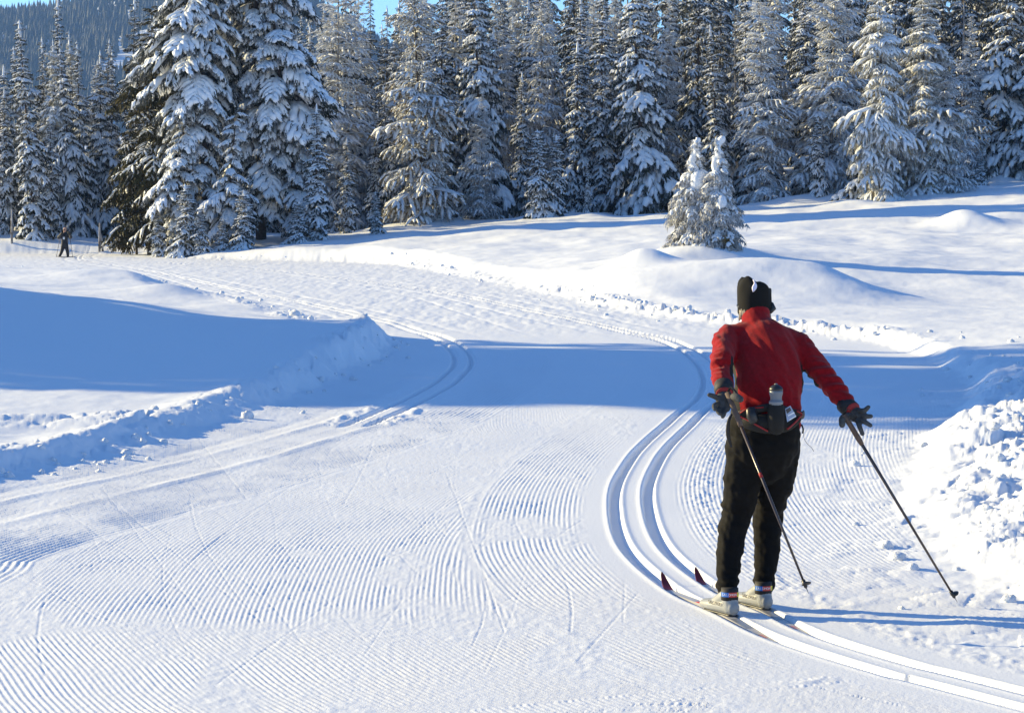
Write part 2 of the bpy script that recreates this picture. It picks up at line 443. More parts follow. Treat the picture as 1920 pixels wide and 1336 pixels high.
        if np.size(x) > 50:
            m = (y > 9) & (y < 36) & (np.abs(x) < 9)
            xs, ys = x[m], y[m]; dz = np.zeros(xs.shape)
            for pts, wd, dp in SCR:
                d, _, _ = poly_dist(xs, ys, pts)
                dz = dz - dp * np.exp(-(d / wd) ** 2) + dp * .25 * np.exp(-((d - 2 * wd) / wd) ** 2)
            z[m] += dz * (sd[m] < -.1) * (1 - smooth_lane[m])
    return z
def hz(x, y):
    """height at one spot"""
    return float(height(np.array([float(x)]), np.array([float(y)]), False)[0])

def build_ground():
    tin = np.linspace(-.245, .245, 960)
    g = .245 + np.cumsum(np.geomspace(.003, 4, 60))
    g2 = .245 + np.cumsum(np.geomspace(.0012, 3.2, 74))
    t = np.concatenate([-g2[::-1], tin, g2])
    K = CAM_Z * FPX * .5333
    near = K / np.concatenate([np.arange(K / 9.4, K / 15, -1.0), np.arange(K / 15, K / 30, -.7), np.arange(K / 30, K / 45, -1.0)])
    rows = np.concatenate([np.linspace(-420, -10, 12), np.linspace(-5, 9, 10), near, np.arange(45.2, 112, .30), np.arange(112, 184, .75), np.geomspace(185, 5200, 48)])
    w = np.maximum(rows, 9.4)
    X = (t[None, :] * w[:, None]); Y = np.broadcast_to(rows[:, None], X.shape).copy()
    Z = height(X.ravel(), Y.ravel()).reshape(X.shape)
    # far land runs level
    n, k = X.shape
    V = np.stack([X, Y, Z], -1).reshape(-1, 3)
    i, j = np.meshgrid(np.arange(n - 1), np.arange(k - 1), indexing="ij")
    a = (i * k + j).ravel()
    F = np.stack([a, a + 1, a + k + 1, a + k], 1)
    o = obj("ground", V, F, M_GROUND)
    tag(o, "white groomed and untouched snow", None, None, "structure")
    return o
build_ground()
# ================================================================== trees
def needle_mat(name, dark, frost, amount, lichen=None):
    m, n, l, b = nt(name)
    b.inputs["Roughness"].default_value = 0.8
    b.inputs["Specular IOR Level"].default_value = 0.2
    tc = n.new("ShaderNodeTexCoord")
    t = n.new("ShaderNodeTexNoise"); t.inputs["Scale"].default_value = 2.2; t.inputs["Detail"].default_value = 8; t.inputs["Roughness"].default_value = .75
    l.new(tc.outputs["Object"], t.inputs["Vector"])
    r = n.new("ShaderNodeValToRGB"); e = r.color_ramp.elements
    e[0].position = max(0.0, .62 - amount * .5); e[0].color = (*dark, 1)
    e[1].position = min(1.0, .80 - amount * .4); e[1].color = (*frost, 1)
    l.new(t.outputs["Fac"], r.inputs["Fac"])
    last = r.outputs[0]
    if lichen:
        t2 = n.new("ShaderNodeTexNoise"); t2.inputs["Scale"].default_value = .9; t2.inputs["Detail"].default_value = 2
        l.new(tc.outputs["Object"], t2.inputs["Vector"])
        r2 = n.new("ShaderNodeValToRGB"); r2.color_ramp.elements[0].position = .5; r2.color_ramp.elements[1].position = .68
        l.new(t2.outputs["Fac"], r2.inputs["Fac"])
        mx = n.new("ShaderNodeMix"); mx.data_type = "RGBA"; mx.inputs["B"].default_value = (*lichen, 1)
        l.new(r2.outputs[0], mx.inputs["Factor"]); l.new(last, mx.inputs["A"]); last = mx.outputs["Result"]
    l.new(last, b.inputs["Base Color"])
    return m
N_DARK = needle_mat("needles_dark", (.022, .026, .015), (.34, .35, .37), .30)
N_FROST = needle_mat("needles_frosted", (.050, .045, .028), (.50, .50, .50), .74, (.15, .10, .035))
N_BROWN = needle_mat("needles_bare_olive", (.040, .038, .016), (.22, .21, .17), .12, (.075, .055, .018))
N_LICHEN = needle_mat("needles_with_lichen", (.06, .055, .035), (.45, .45, .42), .62, (.22, .17, .08))
M_BARK = mat("bark", (.085, .062, .048), .9, noise=.55, nscale=6, bump=.6, bscale=14, bdist=.03)
M_BARKF = mat("frosted_bark", (.42, .41, .41), .9, col2=(.10, .08, .065), nscale=2.5, bump=.5, bscale=10, bdist=.03)

def bough_template(seed, nb, sn, tuft, wide=.42, sides=6, st=5, droop=.42, tl=.12, hang=1.0, pill=1.0, tw=.035):
    """a spray of unit length along +X: returns snow triangles and needle triangles"""
    r = np.random.RandomState(seed)
    gs, gn = Geo(), Geo()
    ax = lambda s: np.array([s, .04 * math.sin(3 * s + seed), .10 * s - droop * s * s])
    br = []
    for k in range(nb):
        s = .16 + .80 * (k + r.rand() * .6) / nb
        side = 1 if k % 2 else -1
        a = side * math.radians(68 - 34 * s + r.uniform(-10, 10))
        L = wide * (1.05 - .60 * s) * r.uniform(.75, 1.2) * (.55 + .45 * min(1, s / .35))
        br.append((ax(s), a, L, s))
    br.append((ax(.9), 0.0, .14, .97))
    for (p0, a, L, s) in br:
        t = np.linspace(0, 1, st)
        d = np.array([math.cos(a), math.sin(a), 0])
        path = p0 + d * (t * L)[:, None]
        path[:, 2] += (-.12 * t - .42 * t * t) * L * (1 + .4 * r.rand())
        if sn > 0:
            w = np.interp(t, [0, .3, .7, .9, 1], [.5, .95, 1.15, 1.0, .55]) * (.036 + .024 * r.rand()) * (.5 + .6 * sn) * r.uniform(.8, 1.25, st)
            pp = path.copy(); pp[:, 2] += w * .55 * sn
            V, F = tube(pp, w * 1.15, w * (.55 + .35 * sn), sides)
            V = V + r.normal(0, .007, V.shape)
            gs.add(V, F)
        k = tuft
        tt = r.uniform(.05, 1.08, k)
        c = p0 + d * (tt * L)[:, None]; c[:, 2] += (-.12 * tt - .42 * tt * tt) * L
        c += np.stack([r.normal(0, .024, k), r.normal(0, .024, k), r.uniform(-.03, .035 if k > 30 else .01, k)], 1)
        out = np.stack([d[0] * .5 + r.normal(0, .55, k), d[1] * .5 + r.normal(0, .55, k), -hang * r.uniform(.5, 1.3, k)], 1)
        out /= np.linalg.norm(out, axis=1)[:, None]
        ln = tl * r.uniform(.5, 1.25, k)[:, None]
        sdv = np.cross(out, r.normal(0, 1, (k, 3))); sdv /= np.linalg.norm(sdv, axis=1)[:, None] + 1e-9
        A, B, C = c - sdv * tw, c + sdv * tw, c + out * ln
        V = np.stack([A, B, C], 1).reshape(-1, 3)
        gn.add(V, np.arange(3 * k).reshape(-1, 3))
    # twig along the axis
    s = np.linspace(0, .95, 5); pa = np.array([ax(q) for q in s])
    V, F = tube(pa - np.array([0, 0, .012]), np.linspace(.018, .006, 5), sides=4); gn.add(V, F)
    if sn > 0 and pill > 0:
        s = np.linspace(.10, 1.0, 8); pa = np.array([ax(q) for q in s])
        w = pill * .085 * np.array([.35, .7, 1, 1.05, .95, .8, .6, .3]) * r.uniform(.8, 1.2, 8) * (.45 + .6 * sn)
        pa[:, 2] += w * .35
        V, F = tube(pa, w * 1.25, w * .65, sides + 1); gs.add(V, F)
    return gs.arrays()[:2] if gs.V else (np.zeros((0, 3)), np.zeros((0, 3), int)), gn.arrays()[:2]

def rotm(az, pitch, roll=0.0):
    ca, sa, cq, sq, cr, sr = math.cos(az), math.sin(az), math.cos(pitch), math.sin(pitch), math.cos(roll), math.sin(roll)
    Rz = np.array([[ca, -sa, 0], [sa, ca, 0], [0, 0, 1]]); Ry = np.array([[cq, 0, -sq], [0, 1, 0], [sq, 0, cq]]); Rx = np.array([[1, 0, 0], [0, cr, -sr], [0, sr, cr]])
    return Rz @ Ry @ Rx

def trunk_geo(H, r0, seed, bend=.15, sides=8, top=.98):
    r = np.random.RandomState(seed)
    z = np.linspace(-.6, H * top, 9)
    x = bend * np.sin(z / H * 3 + seed); y = bend * np.cos(z / H * 2.2 + seed) * .6
    rad = r0 * np.clip(1 - np.clip(z, 0, None) / H, .03, 1) ** .85; rad[0] *= 1.25
    V, F = tube(np.stack([x, y, z], 1), rad, sides=sides)
    ctr = lambda q: np.array([np.interp(q, z, x), np.interp(q, z, y), q])
    return V, F, ctr

def tree_meshes(name, seed, H, R, temps, step, per, base=.3, r0=.16, shape=.8, p0=-12, p1=28, irregular=.25, snow_m=None, needle_m=None, bark_m=None, Lmin=.28, gaps=0.0, squash=1.0, lobes=0.0, topcap=True):
    r = np.random.RandomState(seed)
    tv, tf, ctr = trunk_geo(H, r0, seed)
    gs, gn = Geo(), Geo()
    z = base; az = r.rand() * 6
    while z < H * .985:
        f = (z - base) / (H - base)
        prof = (1 - f) ** shape * (1 + .25 * math.sin(f * 19 + seed)) * (.82 + .18 * min(1, f / .12))
        for k in range(max(3, int(round(per * (1 - .45 * f))))):
            az += 2 * math.pi / per + r.uniform(-.5, .5)
            if r.rand() < gaps: continue
            L = max(Lmin, R * prof * r.uniform(1 - irregular, 1 + irregular) * (1 + lobes * math.sin(az * 2 + f * 9 + seed)))
            sv, nv = temps[r.randint(len(temps))]
            pitch = math.radians(p0 + (p1 - p0) * f ** 1.5 + r.uniform(-9, 9))
            Rm = rotm(az, pitch, r.uniform(-.25, .25))
            sc = np.array([L, L * (1.0 + .5 * f) * squash, max(L, .55)])
            o = ctr(z + r.uniform(-.5, .5) * step)
            if len(sv[0]): gs.add((sv[0] * sc) @ Rm.T + o, sv[1])
            gn.add((nv[0] * sc) @ Rm.T + o, nv[1])
        z += step * (1 - .45 * f) * r.uniform(.8, 1.2)
    if topcap:
        tz = np.linspace(H * .93, H * 1.02, 5); pa = np.array([ctr(min(q, H * .98)) for q in tz]); pa[:, 2] = tz
        V, F = tube(pa, np.array([.10, .12, .09, .07, .03]) * (.7 + H * .02), sides=6); (gs if snow_m else gn).add(V, F)
    out = [("trunk", to_mesh("trunk", tv, tf, None, [bark_m or M_BARK]))]
    V, F, _ = gn.arrays(); out.append(("crown", to_mesh(name + "_crown", V, F, None, [needle_m or N_DARK], False)))
    if gs.V:
        V, F, _ = gs.arrays(); out.append(("snow_load", to_mesh(name + "_snow_load", V, F, None, [snow_m or M_SNOW], True)))
    return out

random.seed(5)
T_SP = [bough_template(20 + k, 5, 1.05, 8, wide=.58, sides=5, st=4, droop=.46, tl=.30, tw=.06, hang=1.3) for k in range(5)]        # short heavy sprays
T_MED = [bough_template(40 + k, 7, 1.0, 10, wide=.50, sides=5, st=4, droop=.52, tl=.21, tw=.045, hang=1.3) for k in range(5)]
T_FR = [bough_template(60 + k, 8, .46, 9, wide=.52, sides=4, st=4, droop=.22, tl=.15, hang=.45, pill=.55, tw=.022) for k in range(4)]
T_BR = [bough_template(80 + k, 9, .16 if k % 2 else 0, 15, wide=.50, sides=4, st=4, droop=.40, tl=.17, hang=1.6, pill=.3, tw=.026) for k in range(4)]
T_LI = [bough_template(100 + k, 8, .7, 11, wide=.52, sides=5, st=4, droop=.42, tl=.22, hang=1.5, pill=.9, tw=.022) for k in range(4)]
T_DK = [bough_template(120 + k, 6, .42, 9, wide=.60, sides=4, st=4, droop=.42, tl=.26, tw=.05) for k in range(4)]
KINDS = {
    "spire_a": tree_meshes("spire_a", 1, 15, 1.45, T_SP, .60, 6, snow_m=M_SNOW, shape=.62, p0=-22),
    "spire_b": tree_meshes("spire_b", 2, 17, 1.6, T_SP, .68, 6, snow_m=M_SNOW, shape=.70, p0=-20, irregular=.4),
    "spire_c": tree_meshes("spire_c", 3, 12, 1.3, T_SP, .54, 6, snow_m=M_SNOW, shape=.66, p0=-24, irregular=.3),
    "dark_a": tree_meshes("dark_a", 4, 18, 1.75, T_DK, .62, 6, snow_m=M_SNOW, shape=.72, p0=-16, irregular=.35, gaps=.1),
    "dark_b": tree_meshes("dark_b", 14, 16, 1.45, T_DK, .58, 6, snow_m=M_SNOW, shape=.62, p0=-18, irregular=.35, gaps=.1),
    "wide_a": tree_meshes("wide_a", 5, 16, 3.0, T_MED, .74, 7, snow_m=M_SNOW, shape=.85, p0=-16, irregular=.3, r0=.22),
    "wide_b": tree_meshes("wide_b", 6, 15, 2.4, T_MED, .72, 7, snow_m=M_SNOW, shape=.75, p0=-14, irregular=.35, r0=.2, lobes=.2),
    "frost_a": tree_meshes("frost_a", 7, 15, 2.7, T_FR, .50, 7, snow_m=M_SNOW, needle_m=N_FROST, bark_m=M_BARKF, shape=.75, p0=-4, p1=35, irregular=.35, r0=.13, topcap=False),
    "gold": tree_meshes("gold", 7, 15, 2.7, T_FR, .50, 7, snow_m=M_SNOW, needle_m=needle_mat("needles_golden", (.075, .060, .028), (.42, .40, .36), .42, (.20, .125, .03)), bark_m=M_BARK, shape=.75, p0=-4, p1=35, irregular=.35, r0=.11, topcap=False),
    "frost_b": tree_meshes("frost_b", 8, 17, 1.9, T_FR, .52, 6, snow_m=M_SNOW, needle_m=N_FROST, bark_m=M_BARKF, shape=.6, p0=-8, p1=30, irregular=.45, r0=.12, topcap=False),
    "lichen": tree_meshes("lichen", 9, 15, 2.3, T_LI, .56, 7, snow_m=M_SNOW, needle_m=N_LICHEN, shape=.6, p0=-14, irregular=.4, r0=.15, lobes=.25),
    "young": tree_meshes("young", 12, 5, 1.15, T_SP, .30, 6, base=.1, snow_m=M_SNOW, shape=.8, p0=-20, p1=45, irregular=.3, r0=.07),
}
# snag: bare frosted pole with stubs
def snag_meshes():
    tv, tf, ctr = trunk_geo(16, .16, 33, bend=.25)
    r = np.random.RandomState(5); g = Geo()
    for k in range(46):
        z = r.uniform(2.5, 15.4); a = r.rand() * 6.3; L = (1.5 - z * .07) * r.uniform(.5, 1.2)
        t = np.linspace(0, 1, 5)[:, None]
        pth = ctr(z) + np.array([math.cos(a), math.sin(a), 0]) * t * L + np.array([0, 0, 1]) * (.15 * t - .35 * t * t) * L
        V, F = tube(pth, np.linspace(.04, .012, 5), sides=5); g.add(V, F)
    V, F, _ = g.arrays()
    return [("trunk", to_mesh("trunk", tv, tf, None, [M_BARKF])), ("crown", to_mesh("dead_branches", V, F, None, [M_BARKF]))]
KINDS["snag"] = snag_meshes()

def put_tree(kind, x, y, label, group=None, h=None, rz=None, z=None, wid=1.0, name=None, cat="tree"):
    ms = KINDS[kind]
    base_h = {"spire_a": 15, "spire_b": 17, "spire_c": 12, "dark_a": 18, "dark_b": 16, "wide_a": 16, "wide_b": 15, "frost_a": 15, "gold": 15, "frost_b": 17, "lichen": 15, "young": 5, "snag": 16}[kind]
    s = (h or base_h) / base_h
    zz = hz(x, y) if z is None else z
    t = empty(name or ("dead_tree" if kind == "snag" else "spruce_tree"), (x, y, zz - .05), random.random() * 6.28 if rz is None else rz)
    t.scale = (s * wid, s * wid, s)
    if s * base_h > 6: t.rotation_euler = (random.gauss(0, .022), random.gauss(0, .022), t.rotation_euler.z)
    for nm, me in ms:
        link(bpy.data.objects.new(nm, me), t)
    tag(t, label, cat, group)
    return t

# ---- the big clump left of the middle: each bough an object
T_HERO = []
for k in range(6):
    (sv, sf), (nv, nf) = bough_template(200 + k, 14, .85, 40, wide=.54, sides=6, st=7, droop=.55, tl=.15, tw=.016, pill=.85, hang=1.3)
    # uneven surface on the snow
    d = .010 * np.sin(sv[:, [0]] * 41 + sv[:, [1]] * 33 + k) + .008 * np.sin(sv[:, [1]] * 67 - sv[:, [0]] * 23)
    sv = sv + np.concatenate([d * .3, d * .3, d], 1)
    V = np.vstack([sv, nv]); F = np.vstack([sf, nf + len(sv)])
    M = np.r_[np.zeros(len(sf)), np.ones(len(nf))]
    T_HERO.append(to_mesh("bough", V, F, M, [M_SNOW, N_DARK], np.r_[np.ones(len(sf), bool), np.zeros(len(nf), bool)]))
def hero(name, x, y, H, R, seed, label, clear=.8, side=None, n=70, r0=.26, lean=0.0):
    r = np.random.RandomState(seed)
    zz = hz(x, y)
    t = empty(name, (x, y, zz - .1), 0)
    tv, tf, ctr = trunk_geo(H, r0, seed, bend=.25)
    tv[:, 0] += lean * np.clip(tv[:, 2], 0, None) / H
    obj("trunk", tv, tf, M_BARK, t)
    az = 0
    for k in range(n):
        f = ((k + .5) / n) ** .92
        z = clear + (H - clear) * f
        az += 2.39996 + r.uniform(-.35, .35)
        prof = (1 - f) ** .5 * (.80 + .30 * math.sin(f * 11 + seed)) * (.55 + .45 * min(1, f / .15))
        L = max(.5, R * prof * r.uniform(.78, 1.22))
        if side is not None:
            L *= 1 + .22 * math.cos(az - side)
        o = bpy.data.objects.new("bough", T_HERO[r.randint(6)])
        c = ctr(z); c[0] += lean * z / H
        o.location = c
        Rm = rotm(az, math.radians(-14 + 30 * f * f + r.uniform(-10, 10)), r.uniform(-.2, .2))
        o.rotation_euler = Matrix(Rm.tolist()).to_euler()
        o.scale = (L, L * r.uniform(.9, 1.2), max(L, .8) * r.uniform(.9, 1.15))
        link(o, t)
    tag(t, label, "tree", "tall snow-laden trees of the big clump beside the trail")
    return t
def X(px, d): return (px - 960) / FPX * d
hero("fir_tree", X(388, 136), 136, 26, 3.2, 3, "huge drooping fir, left one of the two tallest in the clump beside the trail", side=2.9, n=120)
hero("fir_tree", X(482, 138), 138, 28, 3.3, 8, "huge fir with bare dark lower trunk, middle of the big clump beside the trail", side=-.2, n=128, clear=2.4)
hero("fir_tree", X(560, 137), 137, 18.5, 2.9, 15, "tall fir sloping down to the right edge of the big clump beside the trail", side=.1, n=92, r0=.2, clear=.3, lean=-1.6)
hero("fir_tree", X(335, 135), 135, 9.5, 1.9, 22, "fir at the left side of the big clump, half as tall as its neighbours", side=3.0, n=60, r0=.15, clear=.3, lean=.8)
hero("fir_tree", X(440, 133.5), 133.5, 7.5, 1.9, 29, "low fir under the boughs at the front of the big clump", n=44, r0=.11, clear=.2)
hero("fir_tree", X(436, 140), 140, 25, 2.9, 41, "tall fir standing behind, closing the gap between the two tallest of the clump", n=104)
# dark olive tree, nearly bare of snow, left of the clump
KINDS["brown"] = tree_meshes("brown", 21, 15, 2.0, T_BR, .46, 5, base=1.9, needle_m=N_BROWN, snow_m=M_SNOW, shape=.55, p0=-18, irregular=.5, r0=.13, topcap=False, lobes=.3)
def put_brown(px, d, h, label, wid=1.0):
    t = empty("hemlock_tree", (X(px, d), d, hz(X(px, d), d) - .1), random.random() * 6)
    t.scale = (h / 15 * wid, h / 15 * wid, h / 15)
    for nm, me in KINDS["brown"]: link(bpy.data.objects.new(nm, me), t)
    tag(t, label, "tree")
put_brown(285, 141, 14.5, "olive green hemlock almost free of snow, against the left side of the big snowy clump")
put_brown(318, 140, 13.5, "second olive hemlock with hardly any snow, squeezed between its twin and the snowy clump", .8)
put_brown(258, 143, 9.5, "shorter olive brown hemlock leaning out to the left with bare low branches", .9)

# front row of the forest: kind, px, distance, height, width factor, label
FRONT = [
    ("spire_a", 62, 150, 13.2, 1.0, "slender snow-caked spruce spire standing clear at the far left behind the distant skier"),
    ("spire_b", 112, 158, 14.8, .85, "darker pointed spruce just right of the slender snowy spire at far left"),
    ("spire_c", 10, 156, 10.5, 1.0, "shorter snowy spruce cut by the left border of the photo"),
    ("spire_b", 155, 156, 12.2, .85, "snowy spruce directly above the distant skier's right shoulder"),
    ("wide_b", 195, 158, 11.8, .75, "snowy spruce behind the frosted marker post on the left"),
    ("dark_a", 245, 168, 16, .9, "dark spruce top rising above the olive hemlock"),
    ("spire_c", 100, 152, 7.5, 1.0, "low snowy spruce between the two pointed spires on the left"),
    ("spire_c", 650, 143, 5.6, 1.1, "small snowy spruce just right of the big clump"),
    ("frost_b", 625, 152, 18, 1.1, "tall bare frosted tree with thin drooping twigs right of the big clump"),
    ("frost_b", 660, 158, 16, .9, "thin frosted tree with a crooked bare top beside its taller twin"),
    ("spire_c", 700, 150, 7.2, .8, "narrow snowy spire between the small spruce and the golden frosted tree"),
    ("young", 706, 137, 2.4, 1.0, "tiny snow-dusted fir alone at the meadow edge left of the golden frosted tree"),
    ("gold", 795, 146, 16.5, .78, "golden brown frosted tree with its thin dark trunk showing through"),
    ("wide_a", 905, 150, 15.8, .68, "snow-draped spruce with long white boughs right of the golden frosted tree"),
    ("frost_a", 905, 147, 8.0, .85, "frosted young pine in front of the snow-draped spruce"),
    ("spire_c", 975, 152, 9.0, .85, "narrow snowy spire behind the forked young fir"),
    ("young", 1010, 142, 5.0, 1.0, "young frosted fir with two bare upright leaders in the middle of the forest edge"),
    ("young", 1040, 143, 4.5, .85, "companion fir growing against the fir with two bare leaders"),
    ("spire_c", 1080, 150, 10.5, .95, "dense snowy spire right of the forked young fir"),
    ("young", 1100, 143, 3.0, .42, "thin snowed-in sapling standing like a pillar left of the broad blue spruce"),
    ("spire_a", 1135, 150, 14.0, 1.0, "tall snowy spire touching the left side of the broad blue-shaded spruce"),
    ("wide_a", 1207, 146, 15.3, .82, "broad snow-laden spruce with heavy blue-shaded boughs in the middle of the forest edge"),
    ("spire_a", 1345, 149, 11.0, 1.0, "snowy spruce rising directly behind the small double fir"),
    ("frost_b", 1430, 146, 14.8, .95, "frosted spruce with a straight dark trunk right of the small double fir"),
    ("spire_b", 1395, 150, 13.6, .75, "snow-covered spruce against the left side of the straight-trunked frosted spruce"),
    ("frost_a", 1555, 147, 15, .92, "wide frosted spruce whose boughs hang like white feathers"),
    ("wide_b", 1520, 150, 13.0, .8, "snowy spruce leaning behind the wide feathery frosted spruce"),
    ("young", 1533, 142, 4.6, .65, "narrow snow-stuck young fir in front of the wide feathery spruce"),
    ("lichen", 1650, 137, 14, .8, "tall spruce loaded with pillows of snow and pale lichen beyond the meadow on the right"),
    ("young", 1622, 139, 5.4, 1.1, "bushy frosted young fir at the foot of the pillow-laden spruce"),
    ("lichen", 1735, 139, 12.5, 1.0, "lichen-hung spruce right of the pillow-laden one, bare trunk in the middle"),
    ("frost_a", 1765, 139, 8.4, 1.0, "low wide frosted pine skirting the lichen-hung spruce"),
    ("frost_b", 1815, 150, 10.5, 1.0, "pale frosted leafless-looking tree before the dark trees at right"),
    ("wide_b", 1880, 151, 15.0, .85, "dark-trunked snowy spruce at the right border of the photo"),
    ("young", 1838, 146, 2.1, 1.1, "waist-high snowed-over fir near the right end of the forest edge"),
    ("wide_a", 1960, 150, 15.5, 1.0, "large snowy spruce just beyond the right border"),
    ("spire_c", 738, 150, 8.5, .85, "snowy spire hugging the left flank of the golden frosted tree"),
    ("young", 560, 133, 2.3, 1.3, "low snow-covered fir at the right foot of the big clump"),
    ("young", 455, 131.5, 3.2, 1.2, "snowy young fir in front of the bare dark trunk of the clump"),
    ("young", 345, 131, 3.9, 1.1, "frosted young fir at the left foot of the big clump"),
    ("young", 378, 130.5, 2.4, 1.1, "small snowy fir between two taller young firs under the clump"),
    ("young", 300, 134, 3.0, 1.0, "sparse young fir at the foot of the olive hemlocks"),
    ("young", 418, 131, 1.8, 1.2, "lowest snowy sapling under the middle of the clump"),
    ("spire_c", 590, 134.5, 7.5, 1.15, "dense snowy fir at the lower right corner of the big clump"),
]
for kind, px, d, h, wd, lab in FRONT:
    put_tree(kind, X(px, d), d, lab, h=h, wid=wd)
# the rest of the forest, row behind row
GRP = {"spire_a": "slender snowy spruces packed deep in the forest", "spire_b": "slender snowy spruces packed deep in the forest", "spire_c": "slender snowy spruces packed deep in the forest",
       "dark_a": "dark spruces with little snow at the back of the forest", "dark_b": "dark spruces with little snow at the back of the forest",
       "frost_b": "thin frosted trees among the forest spruces", "frost_a": "thin frosted trees among the forest spruces", "wide_b": "broad snowy spruces inside the forest", "lichen": "pale lichen-hung spruces inside the forest", "gold": "thin frosted trees among the forest spruces", "snag": "bare dead trunks poking out of the forest"}
LAB = {"slender snowy spruces packed deep in the forest": "slender snow-covered spruce packed among others behind the forest's front row",
       "dark spruces with little snow at the back of the forest": "dark blue-green spruce with little snow at the back of the forest",
       "thin frosted trees among the forest spruces": "thin white-frosted tree standing among darker spruces inside the forest",
       "broad snowy spruces inside the forest": "broad snow-laden spruce half hidden inside the forest",
       "bare dead trunks poking out of the forest": "bare dead trunk with frosted stubs poking up from the forest"}
LM = [(62, "the far left spire"), (155, "the distant skier"), (285, "the olive hemlocks"), (440, "the big clump by the trail"), (655, "the small spruce beside the clump"), (795, "the golden frosted tree"),
      (905, "the long-boughed spruce"), (1025, "the forked young fir"), (1130, "the tall middle spire"), (1207, "the broad blue-shaded spruce"), (1320, "the small double fir"), (1430, "the straight-trunked frosted spruce"),
      (1555, "the white-feathered wide spruce"), (1650, "the pillow-laden spruce"), (1740, "the lichen-hung spruce"), (1880, "the dark-trunked spruce")]
SHORT = {"pale lichen-hung spruces inside the forest": "pale lichen-hung spruce", "slender snowy spruces packed deep in the forest": "slender snowy spruce", "dark spruces with little snow at the back of the forest": "dark spruce",
         "thin frosted trees among the forest spruces": "thin frosted tree", "broad snowy spruces inside the forest": "broad snowy spruce", "bare dead trunks poking out of the forest": "bare dead trunk"}
def inner_label(g, px, d):
    c, nm = min(LM, key=lambda q: abs(q[0] - px))
    if px < -30: nm, c = "the left border", -30
    if px > 1950: nm, c = "the right border", 1950
    sd = "left of" if px < c - 18 else "right of" if px > c + 18 else "straight behind"
    dp = "just inside the forest" if d < 165 else "some rows back" if d < 185 else "far back" if d < 215 else "in the last rows"
    return "%s %s, %s %s" % (SHORT[g], dp, sd, nm)
rr = random.Random(21)
placed = []
d = 156.0
while d < 262:
    w = .255 * d
    x = -w + rr.random() * 3
    while x < w:
        px = x / d * FPX + 960
        xx, yy = x + rr.uniform(-.9, .9), d + rr.uniform(-2, 2)
        if d < 163 or rr.random() < .92:
            back = (d - 156) / 100
            k = rr.choices(["spire_a", "spire_b", "spire_c", "dark_a", "dark_b", "frost_b", "wide_b", "snag", "lichen", "gold"], [3, 3, 2 if d < 190 else .5, 1 + 5 * back, 1 + 5 * back, 2.2, 1.2, .6, .9, .5])[0]
            h = {"spire_a": 14, "spire_b": 15.5, "spire_c": 11, "dark_a": 17, "dark_b": 15.5, "frost_b": 15.5, "wide_b": 14, "snag": 15, "lichen": 13.5, "gold": 14}[k] * rr.uniform(.8, 1.12)
            if px < 300: h = min(h, 12.5 + rr.uniform(-2.5, 1.5))
            elif px < 780: h = min(h, 15.5 + rr.uniform(-2, 2))
            else: h *= 1.12 + .25 * back
            if not (px < 330 and d > 190):
                put_tree(k, xx, yy, inner_label(GRP[k], xx / yy * FPX + 960, yy), GRP[k], h=h, wid=rr.uniform(.82, 1.1) * (.68 if k in ('gold', 'lichen', 'wide_b') else .85 if k != 'snag' else 1))
        x += rr.uniform(1.9, 3.1) * (1 + .6 * (d - 156) / 100)
    d += 5.4 + (d - 156) * .11
_by = {}
for o in S.objects:
    if o.get("category") == "tree" and o.get("group"): _by.setdefault(o["label"], []).append(o)
for lb, os_ in _by.items():
    if 1 < len(os_) <= 6:
        os_.sort(key=lambda q: q.location.x / q.location.y)
        nm = {2: ["leftmost", "rightmost"], 3: ["leftmost", "middle", "rightmost"], 4: ["leftmost", "second", "third", "rightmost"], 5: ["leftmost", "second", "third", "fourth", "rightmost"], 6: ["leftmost", "second", "third", "fourth", "fifth", "rightmost"]}[len(os_)]
        for o, w_ in zip(os_, nm): o["label"] = (lb + ", " + w_ + " of " + ["two", "three", "four", "five", "six"][len(os_) - 2]) if len(lb.replace("-", " ").split()) < 13 else (lb + ", " + w_)
# trees beyond the left border that shade the snow and the trail
LEFT = [(-17.5, 42.5, 8.6), (-19, 45, 10), (-20.5, 40.5, 10), (-22, 47.5, 12), (-23, 43.5, 12.5), (-25, 50, 14), (-25.5, 45.5, 14), (-21.5, 37.8, 9.2), (-27.5, 41.5, 14.5), (-28, 48.5, 15.5), (-30.5, 53, 16), (-31, 45.5, 16.5), (-18.5, 48.6, 8), (-24, 39.5, 12.0), (-33, 50, 17), (-34, 57, 16), (-27, 54, 13), (-29, 58, 12), (-15.5, 45.5, 6.5)]
LEFT += [(-35, 47.5, 19), (-36, 42, 19), (-24, 40.5, 10), (-28, 40, 12.5), (-32, 41.5, 15), (-20, 41, 8)]
LEFT = [q for q in LEFT if q[1] < 49.5]
for k, (x, y, h) in enumerate(LEFT):
    y += -1.5 - x * .079
    h *= 1.2 if x < -24 else 1; h *= .9
    put_tree(["wide_a", "spire_b", "wide_b", "dark_a"][k % 4], x, y, "snowy spruce outside the left border whose shadow falls across the trail", "trees left of the view that shade the trail", h=h, wid=1.25)

